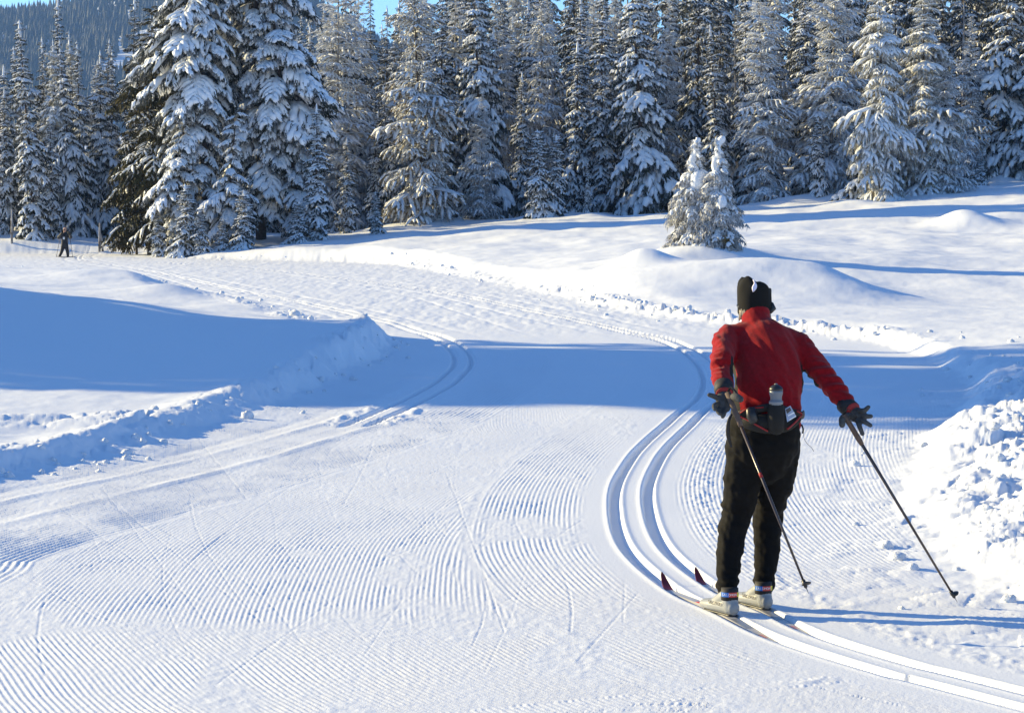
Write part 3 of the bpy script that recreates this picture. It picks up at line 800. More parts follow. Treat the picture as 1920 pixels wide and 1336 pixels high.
# the small double fir on the mound: bulbous snow
def bulb_tree(H, R, seed, n):
    r = np.random.RandomState(seed); gs, gn = Geo(), Geo()
    zc = np.linspace(H * .28, H, 30)
    cx = .10 * np.sin(zc * 3.2 + seed) * (zc / H); cy = .07 * np.cos(zc * 2.7)
    rad = R * .10 * (1 - zc / H) ** .6 + .075; rad *= 1 + .22 * np.sin(zc * 13 + seed) ; rad[-1] *= .5; rad[0] *= .3
    V, F = tube(np.stack([cx, cy, zc], 1), np.clip(rad, .05, None), sides=12); 
    nrm = V - V.mean(0); V = V + .05 * np.sin(V[:, [2]] * 9 + V[:, [0]] * 14) * np.array([1, 1, 0]) * np.sign(nrm)
    gs.add(V, F)
    for k in range(64):
        f = r.uniform(.26, .97); a = k * 2.4 + seed; q = R * (1 - f) ** .9 * .46 + .04
        b = (.050 + .075 * (1 - f)) * r.uniform(.75, 1.25)
        c = np.array([math.cos(a) * q, math.sin(a) * q, H * f])
        o2 = np.array([math.cos(a), math.sin(a), -.5]) * b * .9
        V, F = round_tube([c - o2 * .4, c + o2 * .5, c + o2], [b, b * 1.05, b * .8], sides=9, up=(0, 0, 1), k=3)
        V = V + r.normal(0, b * .10, V.shape); gs.add(V, F)
        n_ = 14; cc = c + r.normal(0, b * .5, (n_, 3)); ou = r.normal(0, .5, (n_, 3)) + [math.cos(a), math.sin(a), -1.0]; ou /= np.linalg.norm(ou, axis=1)[:, None]
        sd2 = np.cross(ou, r.normal(0, 1, (n_, 3))); sd2 /= np.linalg.norm(sd2, axis=1)[:, None]
        gn.add(np.stack([cc - sd2 * .02, cc + sd2 * .02, cc + ou * (b + .15)], 1).reshape(-1, 3), np.arange(3 * n_).reshape(-1, 3))
    z = .12; az = 0
    while z < H * .70:
        f = z / H
        for k in range(7):
            az += .95 + r.uniform(-.3, .3)
            L = R * (1 - f) ** .8 * r.uniform(.75, 1.15)
            (sv, sf), (nv, nf) = T_LI[r.randint(4)] if r.rand() < .45 else T_MED[r.randint(5)]
            Rm = rotm(az, math.radians(-10 + r.uniform(-8, 8)))
            o = np.array([0, 0, z + r.uniform(-.1, .1)])
            gs.add((sv * [L, L * 1.1, L * 1.0]) @ Rm.T + o, sf); gn.add((nv * [L * 1.08, L * 1.2, L * 1.25]) @ Rm.T + o, nf); gn.add((nv * [L * 1.02, L * 1.0, L * 1.1]) @ rotm(az + .35, math.radians(-4)).T + o, nf)
            if r.rand() < .12:
                q = o + np.array([math.cos(az), math.sin(az), -.32]) * L * r.uniform(.6, .85); b = r.uniform(.16, .34) * R / 1.1
                V, F = round_tube([q - [0, 0, b * .5], q + [0, 0, b * .2]], [b, b * .9], sides=12, up=(1, 0, 0), k=4); gs.add(V, F)
        z += .28
    V, F = tube([(0, 0, -.4), (0, 0, H * .5), (0, 0, H * .9)], [.07, .05, .02], sides=6)
    return V, F, gs, gn
for (px, d, H, R, sd, lab) in ((1304, 77.6, 3.3, 1.15, 3, "left stem of the small snow-encrusted double fir alone on the meadow mound"), (1346, 77.0, 3.45, 1.0, 9, "right stem of the small double fir, fatter snow blobs, alone on the meadow mound")):
    V, F, gs, gn = bulb_tree(H, R, sd, 7)
    t = empty("young_fir", (X(px, d), d, hz(X(px, d), d) - .05), 0)
    obj("trunk", V, F, M_BARK, t); gobj("crown", gn, N_FROST, t, False); gobj("snow_load", gs, M_SNOW, t)["kind"] = "stuff"
    tag(t, lab, "tree")

# frosted marker posts
def post(px, d, h, lab, fork):
    x = X(px, d); g = Geo()
    V, F = tube([(0, 0, -.3), (.02, 0, h * .5), (.05, 0, h)], [.075, .07, .05], sides=8); g.add(V, F)
    o = gobj("marker_post", g, M_BARKF); o.location = (x, d, hz(x, d))
    if fork:
        V, F = tube([(.22, .1, -.3), (.12, 0, h * .5), (.04, 0, h * .8)], [.07, .06, .04], sides=8); obj("brace", V, F, M_BARKF, o)
    V, F = round_tube([(.05, 0, h), (.05, 0, h + .05)], .075, sides=8); obj("snow_cap", V, F, M_SNOW, o)
    tag(o, lab, "post")
post(187, 146, 1.75, "frosted post with a slanting brace, behind the distant skier's left", True)
post(23, 148, 2.0, "thin frosted pole without a brace near the left border", False)

# mountain side with its woods
def hill_h(x, y):
    px = x / y * FPX + 960
    crest = np.interp(px, [-1500, -600, 0, 110, 230, 330, 450, 560, 640, 760, 1000, 1700, 2600], [150, 95, 52, 38, 6, -14, -30, 0, 60, 130, 160, 210, 260])
    ang = (409 - crest) / FPX
    top = ang * 3300 + 2
    f = sstep(1500, 3300, y)
    back = 1 - sstep(3300, 4600, y)
    return -3 + (top + 3) * f * np.where(y > 3300, back, 1) + 14 * fbm(x * .006, y * .004, 3) * f
def build_hill():
    x = np.linspace(-3200, 3200, 150); y = np.linspace(1400, 4700, 90)
    Xg, Yg = np.meshgrid(x, y); Z = hill_h(Xg, np.maximum(Yg, 1))
    n, k = Xg.shape
    V = np.stack([Xg, Yg, Z], -1).reshape(-1, 3)
    i, j = np.meshgrid(np.arange(n - 1), np.arange(k - 1), indexing="ij"); a = (i * k + j).ravel()
    o = obj("hill", V, np.stack([a, a + 1, a + k + 1, a + k], 1), M_CLOD); tag(o, None, None, None, "structure")
    r = np.random.RandomState(4); N = 15000
    yy = r.uniform(1900, 3420, N); xx = yy * r.uniform(-.262, -.04, N)
    keep = perlin(xx * .012, yy * .008) > -.42
    xx, yy = xx[keep], yy[keep]; zz = hill_h(xx, yy)
    # one little conifer: three stacked skirts
    cv, cf = [], []
    for z0, z1, q in ((.08, .55, 1.0), (.32, .78, .72), (.58, 1.0, .45)):
        b = len(cv)
        for s in range(5):
            a_ = s * 2 * math.pi / 5 + z0 * 5
            cv.append((math.cos(a_) * q, math.sin(a_) * q, z0 + .03 * (s % 2)))
        cv.append((0, 0, z1))
        cf += [(b + s, b + (s + 1) % 5, b + 5) for s in range(5)]
    cv = np.array(cv); cf = np.array(cf)
    h = r.uniform(11, 22, len(xx)); w = h * r.uniform(.15, .21, len(xx)); ro = r.rand(len(xx)) * 6
    co, si = np.cos(ro)[:, None], np.sin(ro)[:, None]
    VX = (cv[:, 0] * co - cv[:, 1] * si) * w[:, None] + xx[:, None]; VY = (cv[:, 0] * si + cv[:, 1] * co) * w[:, None] + yy[:, None]
    VZ = cv[:, 2] * h[:, None] + zz[:, None] - 1
    V = np.stack([VX, VY, VZ], -1).reshape(-1, 3)
    F = (cf[None] + (np.arange(len(xx)) * len(cv))[:, None, None]).reshape(-1, 3)
    o = obj("far_wood", V, F, needle_mat("far_needles", (.016, .022, .018), (.26, .27, .29), .30), smooth=False)
    tag(o, "dark evergreen wood covering the distant mountainside", None, None, "stuff")
build_hill()

# thin winter air
V, F = box((0, 450, 190), (8600, 9000, 0)); 
V = np.array([(x, y, z) for x in (-5000, 5000) for y in (-500, 5600) for z in (-70, 420)], float)
F = np.array([(0, 1, 3), (0, 3, 2), (4, 6, 7), (4, 7, 5), (0, 4, 5), (0, 5, 1), (2, 3, 7), (2, 7, 6), (0, 2, 6), (0, 6, 4), (1, 5, 7), (1, 7, 3)])
hm = bpy.data.materials.new("haze"); hm.use_nodes = True; hn = hm.node_tree.nodes; hn.clear()
ho = hn.new("ShaderNodeOutputMaterial"); hv = hn.new("ShaderNodeVolumePrincipled")
hv.inputs["Color"].default_value = (.28, .52, 1, 1); hv.inputs["Density"].default_value = .00007; hv.inputs["Anisotropy"].default_value = .2
hm.node_tree.links.new(hv.outputs[0], ho.inputs["Volume"])
o = obj("haze", V, F, hm, smooth=False); tag(o, None, None, None, "stuff")
# ================================================================== the skier
def remeshed(name, parts, voxel, smooth=6, mats=(), parent=None, origin=None, deform=None, matf=None, subdiv=0):
    """one closed surface out of overlapping closed tubes"""
    g = Geo()
    for V, F in parts: g.add(V, F)
    V, F, _ = g.arrays()
    me = to_mesh("tmp", V, F)
    o = bpy.data.objects.new("tmp", me); S.collection.objects.link(o)
    m = o.modifiers.new("r", "REMESH"); m.mode = "VOXEL"; m.voxel_size = voxel
    if smooth:
        m = o.modifiers.new("s", "SMOOTH"); m.factor = .5; m.iterations = smooth
    if subdiv:
        m = o.modifiers.new("d", "SUBSURF"); m.levels = subdiv; m.render_levels = subdiv
    dg = bpy.context.evaluated_depsgraph_get(); dg.update()
    me2 = bpy.data.meshes.new_from_object(o.evaluated_get(dg))
    bpy.data.objects.remove(o)
    me2.name = name
    n = len(me2.vertices); co = np.zeros(n * 3, np.float32); me2.vertices.foreach_get("co", co); co = co.reshape(-1, 3).astype(float)
    if deform is not None:
        no = np.zeros(n * 3, np.float32); me2.vertices.foreach_get("normal", no); no = no.reshape(-1, 3)
        co = deform(co, no)
    if matf is not None:
        fc = np.zeros(len(me2.polygons) * 3, np.float32); me2.polygons.foreach_get("center", fc)
        fn = np.zeros(len(me2.polygons) * 3, np.float32); me2.polygons.foreach_get("normal", fn)
        mi = matf(fc.reshape(-1, 3), fn.reshape(-1, 3))
    if origin is not None: co = co - np.asarray(origin)
    me2.vertices.foreach_set("co", co.astype(np.float32).ravel())
    me2.materials.clear()
    for q in mats: me2.materials.append(q)
    if matf is not None: me2.polygons.foreach_set("material_index", mi.astype(np.int32))
    me2.polygons.foreach_set("use_smooth", np.ones(len(me2.polygons), bool))
    me2.update()
    return link(bpy.data.objects.new(name, me2), parent)
def limb(pts, rads, sides=14, n=14, rb=None, up=(0, 1, 0.01)):
    p = catmull(pts, n)
    u = np.linspace(0, len(rads) - 1, n)
    ra = np.interp(u, range(len(rads)), rads); rb2 = ra if rb is None else np.interp(u, range(len(rb)), rb)
    return round_tube(p, ra, rb2, sides, up)

FLEECE = mat("red_fleece", (.30, .006, .010), .92, spec=.10, noise=.28, nscale=60, bump=.5, bscale=260, bdist=.003, sheen=.12)
PANEL = mat("black_panel", (.016, .015, .014), .8, spec=.25, bump=.3, bscale=150, bdist=.002)
PANTS = mat("trouser_cloth", (.0062, .0056, .0052), .8, spec=.12, noise=.15, nscale=9, bump=.4, bscale=220, bdist=.002)
HAT = mat("hat_fleece", (.010, .010, .010), .9, spec=.2, bump=.3, bscale=200, bdist=.002)
GLOVE = mat("glove_cloth", (.080, .079, .078), .85, spec=.25, noise=.35, nscale=50, bump=.4, bscale=180, bdist=.002)
STRAP = mat("black_strap", (.014, .012, .012), .7)
SKIN = mat("skin", (.50, .27, .19), .55, noise=.12, nscale=20)
HAIR = mat("grey_hair", (.32, .27, .22), .8, noise=.5, nscale=90, bump=.6, bscale=150, bdist=.004)
REDTRIM = mat("red_trim", (.30, .012, .012), .7)
BOOTW = mat("boot_shell", (.29, .30, .30), .5, noise=.08, nscale=14, bump=.1, bscale=90, bdist=.002)
BLACKP = mat("black_plastic", (.018, .018, .019), .4)
GREYP = mat("grey_plastic", (.20, .21, .23), .35)
BOTTLE = mat("bottle_plastic", (.14, .155, .18), .35)
BLUE = mat("blue_print", (.03, .16, .55), .5)
RED = mat("red_print", (.65, .05, .03), .5)
YEL = mat("yellow_print", (.75, .60, .04), .5)
WHITE = mat("white_print", (.78, .78, .78), .5)
CARD = mat("blue_grey_card", (.30, .36, .50), .4)
DARKTXT = mat("dark_lettering", (.06, .05, .05), .6)

SK = W(1432, 1150, 13.15); SK[2] = 0
person = empty("person", SK)
tag(person, "skier seen from behind in red fleece jacket and black hat, both poles trailing", "person")

def folds(co, no):
    x, y, z = co.T
    a = .006 * perlin(x * 4 + 5, z * 26) * sstep(1.32, 1.05, z)               # creases round the waist
    a = a + .009 * perlin(x * 13 + y * 5, z * 5 + x * 6) + .004 * perlin(x * 30 + z * 20, y * 24 - z * 10)
    arm = (x < .5 + .62) | (x > 1.60)
    a = a + np.where(arm, .010 * perlin(x * 8 + y * 10, z * 30 + y * 16), 0)
    return co + no * a[:, None]
def pfolds(co, no):
    x, y, z = co.T
    a = .006 * perlin(x * 16 + z * 9, z * 10 - x * 12) + .005 * perlin(x * 9 + y * 12, z * 24 + x * 14)
    knee = np.exp(-((z - .52) / .12) ** 2) + .9 * np.exp(-((z - .14) / .09) ** 2)
    a = a + knee * .010 * perlin(x * 7 + 3, z * 30 + x * 10)
    a = a + .004 * perlin(x * 34 + z * 16, z * 30)
    return co + no * a[:, None]

# body in one skin, mostly inside the clothes
pel, wst, cst, shd = W(1432, 812, 13.08), W(1434, 757, 13.12), W(1428, 685, 13.26), W(1424, 632, 13.36)
nck, hd = W(1417, 600, 13.45), W(1414, 573, 13.50)
Ls, Le, Lw = W(1363, 634, 13.36), W(1353, 690, 13.12), W(1361, 742, 12.90)
Rs, Re, Rw = W(1496, 646, 13.36), W(1549, 711, 13.18), W(1592, 764, 13.02)
Lh, Lk, Lm, La = W(1397, 838, 13.08), W(1384, 958, 13.16), W(1365, 1030, 13.10), W(1362, 1105, 13.02)
Rh, Rk, Rm, Ra = W(1462, 838, 13.10), W(1442, 958, 13.30), W(1438, 1030, 13.28), W(1433, 1095, 13.24)
body = [limb([pel, wst, cst, shd + [0, 0, -.05]], [.14, .13, .13, .10], rb=[.10, .09, .10, .06]), limb([shd, nck, hd], [.06, .058, .06]),
        limb([Ls, Le, Lw], [.045, .038, .026]), limb([Rs, Re, Rw], [.045, .038, .026]),
        limb([shd, Ls], [.045, .04]), limb([shd, Rs], [.045, .04]),
        limb([pel, Lh, Lk, Lm, La], [.09, .085, .055, .05, .035]), limb([pel, Rh, Rk, Rm, Ra], [.09, .085, .055, .05, .035]),
        limb([hd + [0, -.02, -.045], hd + [0, -.012, .01], hd + [0, 0, .045]], [.066, .076, .070], rb=[.08, .092, .085]),
        limb([hd + [-.004, .06, -.075], hd + [-.006, .075, -.045]], [.032, .040]),            # chin and jaw
        limb([hd + [-.01, .098, .012], hd + [-.011, .115, -.022]], [.010, .015], n=4),        # nose
        limb([hd + [-.078, -.004, .008], hd + [-.080, -.006, -.024]], [.014, .010], n=4), limb([hd + [.078, .006, .008], hd + [.080, .006, -.024]], [.014, .010], n=4)]
remeshed("body", body, .010, 3, [SKIN], person, SK)
for s in (-1, 1):
    V, F = round_tube([hd + [s * .03 - .01, .084, .012], hd + [s * .03 - .01, .090, .012]], .010, sides=8); obj("eye", V, F, BLACKP, person, origin=SK)
V, F = tube(catmull([hd + [-.035, .085, -.052], hd + [-.01, .096, -.054], hd + [.015, .087, -.052]], 6), .006, .004, 6); obj("mouth", V, F, RED, person, origin=SK)
# hair under the hat
hairp = []
rs = np.random.RandomState(3)
for k in range(26):
    a = -math.pi / 2 + (k - 12.5) / 12.5 * 1.35
    c = hd + [.080 * math.cos(a), .088 * math.sin(a), -.015]
    hairp.append(tube([c, c + [0.004 * rs.randn(), -.004, -.025], c + [.010 * math.cos(a) + .006 * rs.randn(), .006 * math.sin(a), -.052 - .016 * rs.rand()]], [.013, .012, .003], sides=5))
g = Geo(); [g.add(*q) for q in hairp]; gobj("hair", g, HAIR, person, origin=SK)
# jacket
jk = []
tp = [W(1436, 797, 13.08), W(1436, 775, 13.09), W(1438, 740, 13.13), W(1440, 700, 13.22), W(1434, 660, 13.31), W(1427, 632, 13.37), W(1420, 610, 13.42)]
jk.append(limb(tp, [.190, .188, .182, .190, .192, .165, .085], rb=[.135, .135, .128, .130, .125, .105, .07], n=26, sides=22))
jk.append(limb([W(1420, 628, 13.39), W(1392, 628, 13.38), W(1364, 632, 13.37)], [.085, .072, .070], rb=[.085, .07, .07], n=10))
jk.append(limb([W(1422, 628, 13.39), W(1458, 633, 13.38), W(1494, 646, 13.37)], [.085, .078, .074], rb=[.085, .075, .072], n=10))
jk.append(limb([W(1418, 608, 13.43), W(1422, 622, 13.40), W(1390, 637, 13.38)], [.070, .072, .06], n=8))
jk.append(limb([W(1418, 608, 13.43), W(1424, 622, 13.40), W(1462, 640, 13.38)], [.070, .072, .06], n=8))
jk.append(limb([W(1420, 616, 13.41), W(1417, 596, 13.45), W(1418, 590, 13.455)], [.088, .078, .076], n=6))     # collar
jk.append(limb([Ls, Le + [0, 0, .03], Le, (Le + Lw) / 2, Lw + [0, .03, .02]], [.072, .064, .062, .056, .044]))
jk.append(limb([Rs + [0, 0, 0], (Rs + Re) / 2, Re, (Re + Rw) / 2, Rw + [-.01, .02, .02]], [.074, .066, .062, .054, .044]))
zP = lambda py, d: W(0, py, d)[2]
def jmat(c, n):
    px = 960 + c[:, 0] / c[:, 1] * FPX; z = c[:, 2]
    k = np.zeros(len(c))
    torso = (px > 1366) & (px < 1512)
    side = (z < zP(664, 13.3))
    lft = (px > 1370) & (c[:, 1] > 12.99) & side & (px < np.clip(1376 + (zP(680, 13.2) - z) * 60, 1374, 1389))
    rgt = torso & side & (px > 1503) & (n[:, 1] > -.55) & (z > zP(745, 13.1))
    und = (px >= 1498) & (n[:, 2] < -.42) & (z > zP(728, 13.2)) & (px < 1535)
    hem = torso & (z < zP(799, 13.05))
    k[lft | rgt | und] = 1
    return k
remeshed("jacket", jk, .0085, 3, [FLEECE, PANEL], person, SK, folds, jmat)
# trousers
tr = [limb([W(1434, 782, 13.10), W(1433, 800, 13.08), W(1431, 840, 13.08), W(1430, 868, 13.10)], [.180, .196, .196, .150], rb=[.135, .150, .150, .12], n=10, sides=20),
      limb([W(1397, 830, 13.09), W(1394, 890, 13.11), W(1384, 955, 13.16), W(1376, 980, 13.15), W(1368, 1030, 13.10), W(1363, 1106, 13.03)], [.108, .106, .090, .084, .072, .058], n=20),
      limb([W(1464, 830, 13.11), W(1458, 890, 13.18), W(1442, 955, 13.29), W(1440, 980, 13.29), W(1438, 1030, 13.27), W(1433, 1097, 13.23)], [.110, .100, .084, .082, .070, .056], n=20),
      limb([W(1350, 1092, 13.03), W(1344, 1100, 13.05)], [.020, .012], n=4)]
remeshed("trousers", tr, .0085, 2, [PANTS], person, SK, pfolds)
# hat: tall crown gathered at the top
hc = hd + [0, 0, .012]
hp = catmull([hc + [.004, 0, -.052], hc + [.003, 0, -.02], hc + [.001, 0, .03], hc + [0, 0, .075], hc + [.004, 0, .102], hc + [.008, .002, .112]], 14)
V, F = tube(hp, np.interp(np.linspace(0, 1, 14), [0, .3, .6, .8, .93, 1], [.094, .095, .094, .090, .080, .055]), np.interp(np.linspace(0, 1, 14), [0, .3, .6, .8, .93, 1], [.104, .105, .103, .097, .082, .055]), sides=40, up=(0, 1, .01))
ang = np.arctan2(V[:, 1] - hc[1], V[:, 0] - hc[0]); topk = sstep(hc[2] + .03, hc[2] + .11, V[:, 2])
q = 1 + topk * .04 * np.sin(ang * 7 + 1)
V[:, 0] = hc[0] + (V[:, 0] - hc[0]) * q; V[:, 1] = hc[1] + (V[:, 1] - hc[1]) * q; V[:, 2] += topk * .008 * np.sin(ang * 5)
obj("hat", V, F, HAT, person, origin=SK)
tg = catmull([W(1411, 523, 13.44), W(1414, 527, 13.405), W(1416, 533, 13.395), W(1414, 540, 13.388), W(1412, 547, 13.385)], 9)
V, F = tube(tg, [.003, .004, .004, .005, .009, .013, .013, .009, .003], .003, 6, up=(0, -1, 0)); obj("hat_tag", V, F, mat("lilac_white_tag", (.70, .66, .80), .6), person, origin=SK)
V, F = tube(catmull([hd + [-.082, -.04, -.005], hd + [-.092, .0, .0], hd + [-.078, .07, .01]], 8), .006, .004, 6); g = Geo().add(V, F)
V, F = tube(catmull([hd + [.082, -.05, -.005], hd + [.094, .0, .0], hd + [.078, .07, .01]], 8), .008, .006, 6); g.add(V, F)
for s in (-1, 1):
    V, F = tube([hd + [s * .036 - .008, .092, .012], hd + [s * .036 - .008, .100, .012]], .028, .022, 12); g.add(V, F)
gobj("sunglasses", g, BLACKP, person, origin=SK)
V, F = round_tube([W(1447, 570, 13.48), W(1449, 578, 13.46), W(1445, 584, 13.46)], [.012, .019, .012], sides=10); obj("ear_warmer", V, F, BLACKP, person, origin=SK)
V, F = round_tube([W(1387, 583, 13.5), W(1389, 590, 13.48)], [.014, .012], sides=10); obj("ear_warmer", V, F, BLACKP, person, origin=SK)

# gloves: palm, four fingers, thumb
def hand(palm_pts, palm_r, fingers, cuff, name="glove"):
    parts = [limb(palm_pts, palm_r[0], rb=palm_r[1], n=8, sides=12)]
    for pts, r in fingers: parts.append(limb(pts, r, n=8, sides=10))
    o = remeshed(name, parts, .0045, 1, [GLOVE], person, SK)
    V, F = tube(cuff[0], cuff[1], sides=16); obj("cuff", V, F, STRAP, o, origin=SK)
    V, F = tube([cuff[0][-1], cuff[0][-1] * 2 - cuff[0][-2]][:1] + [cuff[0][-1] + (cuff[0][-1] - cuff[0][-2]) * .12], [cuff[1][-1] - .002] * 2, sides=16); obj("cuff_piping", V, F, REDTRIM, o, origin=SK)
    return o
w = lambda px, py, d: W(px, py, d)
hand([w(1358, 736, 12.90), w(1357, 752, 12.86), w(1357, 766, 12.84)], ([.033, .043, .036], [.026, .026, .022]),
     [([w(1346, 746, 12.86), w(1337, 742, 12.83), w(1330, 740, 12.81)], [.015, .014, .012]),
      ([w(1346, 757, 12.84), w(1339, 760, 12.80), w(1340, 767, 12.78)], [.014, .013, .011]),
      ([w(1351, 766, 12.84), w(1346, 770, 12.80), w(1349, 775, 12.78)], [.014, .013, .011]),
      ([w(1360, 766, 12.83), w(1357, 776, 12.80), w(1355, 781, 12.79)], [.014, .013, .011]),
      ([w(1370, 744, 12.84), w(1380, 744, 12.78), w(1388, 748, 12.76)], [.018, .022, .019])],
     ([w(1357, 720, 12.95), w(1357, 730, 12.92), w(1358, 738, 12.89)], [.050, .052, .048]))
hand([w(1596, 768, 13.02), w(1604, 776, 13.0), w(1613, 780, 12.98)], ([.030, .044, .040], [.024, .026, .022]),
     [([w(1612, 770, 12.97), w(1621, 769, 12.94), w(1628, 763, 12.94)], [.015, .014, .012]),
      ([w(1616, 777, 12.97), w(1625, 780, 12.93), w(1633, 780, 12.92)], [.015, .014, .012]),
      ([w(1614, 785, 12.97), w(1622, 791, 12.93), w(1632, 797, 12.92)], [.015, .014, .012]),
      ([w(1608, 788, 12.97), w(1612, 800, 12.93), w(1617, 813, 12.92)], [.015, .014, .012]),
      ([w(1590, 778, 12.98), w(1580, 784, 12.94), w(1579, 796, 12.92)], [.017, .020, .017])],
     ([w(1583, 757, 13.06), w(1590, 763, 13.03), w(1598, 769, 13.0)], [.048, .050, .048]))

# hip pack
hpk = limb([w(1388, 792, 12.96), w(1410, 792, 12.93), w(1440, 794, 12.91), w(1475, 793, 12.93), w(1496, 786, 12.97)], [.020, .045, .055, .045, .020], rb=[.018, .036, .042, .036, .018], n=16, up=(0, 1, 0))
o = obj("hip_pack", hpk[0], hpk[1], PANEL, person, origin=SK)
V, F = tube(catmull([w(1384, 778, 12.95), w(1410, 771, 12.925), w(1440, 764, 12.915), w(1470, 768, 12.925), w(1500, 778, 12.98), w(1507, 776, 13.08)], 20), .022, .006, 8, up=(0, 1, 0)); obj("belt", V, F, STRAP, o, origin=SK)
V, F = tube(catmull([w(1386, 774, 12.93), w(1384, 778, 12.93), w(1400, 786, 12.91), w(1420, 797, 12.88), w(1440, 808, 12.87)], 16), .006, .005, 6); obj("piping", V, F, REDTRIM, o, origin=SK)
V, F = tube(catmull([w(1476, 804, 12.87), w(1488, 794, 12.90), w(1499, 782, 12.93), w(1503, 776, 12.95), w(1494, 770, 12.93)], 16), .006, .005, 6); obj("piping", V, F, REDTRIM, o, origin=SK)
V, F = tube(catmull([w(1388, 774, 12.93), w(1402, 766, 12.91), w(1432, 763, 12.90)], 10), .004, .004, 6); obj("piping", V, F, REDTRIM, o, origin=SK)
V, F = limb([w(1455, 764, 12.875), w(1455, 785, 12.865), w(1456, 803, 12.87)], [.043, .046, .040], rb=[.040, .042, .034], n=8, sides=16); obj("bottle_pocket", V, F, PANEL, o, origin=SK)
V, F = limb([w(1408, 768, 12.90), w(1410, 778, 12.89), w(1414, 788, 12.89)], [.026, .030, .028], rb=[.016, .020, .018], n=8); obj("pouch", V, F, BLACKP, o, origin=SK)
def quad(a, b, c, d): return np.array([a, b, c, d]), np.array([[0, 1, 2], [0, 2, 3]])
V, F = quad(w(1472, 766, 12.855), w(1482, 760, 12.86), w(1493, 780, 12.865), w(1476, 791, 12.85)); oc = obj("card", V, F, CARD, o, origin=SK)
V, F = quad(w(1473, 768, 12.850), w(1481, 763, 12.855), w(1484, 769, 12.856), w(1476, 775, 12.850)); obj("card_print", V, F, DARKTXT, oc, origin=SK)
V, F = quad(w(1477, 778, 12.848), w(1489, 772, 12.856), w(1490, 774, 12.857), w(1478, 780, 12.848)); obj("card_print", V, F, WHITE, oc, origin=SK)
V, F = quad(w(1480, 786, 12.846), w(1492, 779, 12.856), w(1493, 780.5, 12.857), w(1480, 788, 12.846)); obj("card_print", V, F, WHITE, oc, origin=SK)
V, F = tube(catmull([w(1372, 776, 12.93), w(1366, 790, 12.90), w(1365, 815, 12.92), w(1371, 838, 12.95)], 10), [.006, .007, .008, .009, .010, .011, .011, .010, .009, .006], .003, 6, up=(0, 1, 0)); obj("loose_strap", V, F, STRAP, o, origin=SK)
V, F = tube(catmull([w(1503, 796, 12.99), w(1506, 804, 12.97), w(1505, 812, 12.97)], 6), .005, sides=6); obj("buckle", V, F, BLACKP, o, origin=SK)
V, F = tube(catmull([w(1506, 808, 12.97), w(1508, 822, 12.96), w(1514, 832, 12.95), w(1521, 838, 12.95), w(1526, 846, 12.95)], 14), .0012, sides=4); obj("loose_thread", V, F, STRAP, o, origin=SK)
# bottle
bt = empty("water_bottle", w(1455, 790, 12.875))
bo = w(1455, 790, 12.875)
def ring(py0, py1, r, m, nm, sides=20):
    n = len(r); zs = [w(1455, py, 12.875) for py in np.linspace(py0, py1, n)]
    V, F = tube(zs, r, sides=sides, up=(0, 1, 0)); return obj(nm, V, F, m, bt, origin=bo)
ring(790, 731, [.036, .036, .036, .036, .031, .030, .034, .036, .035, .031, .030, .034, .037, .036], BOTTLE, "body")
ring(731.5, 721, [.037, .037, .034, .026, .014], BLACKP, "cap")
ring(721, 718.5, [.008, .009, .006], GREYP, "spout")
V, F = tube([w(1455, 757, 12.875), w(1455, 751, 12.875)], [.0375, .0375], sides=20, up=(0, 1, 0)); obj("label_band", V, F, GREYP, bt, origin=bo)
tag(bt, "pale water bottle with black cap standing in the skier's hip pack", "bottle")

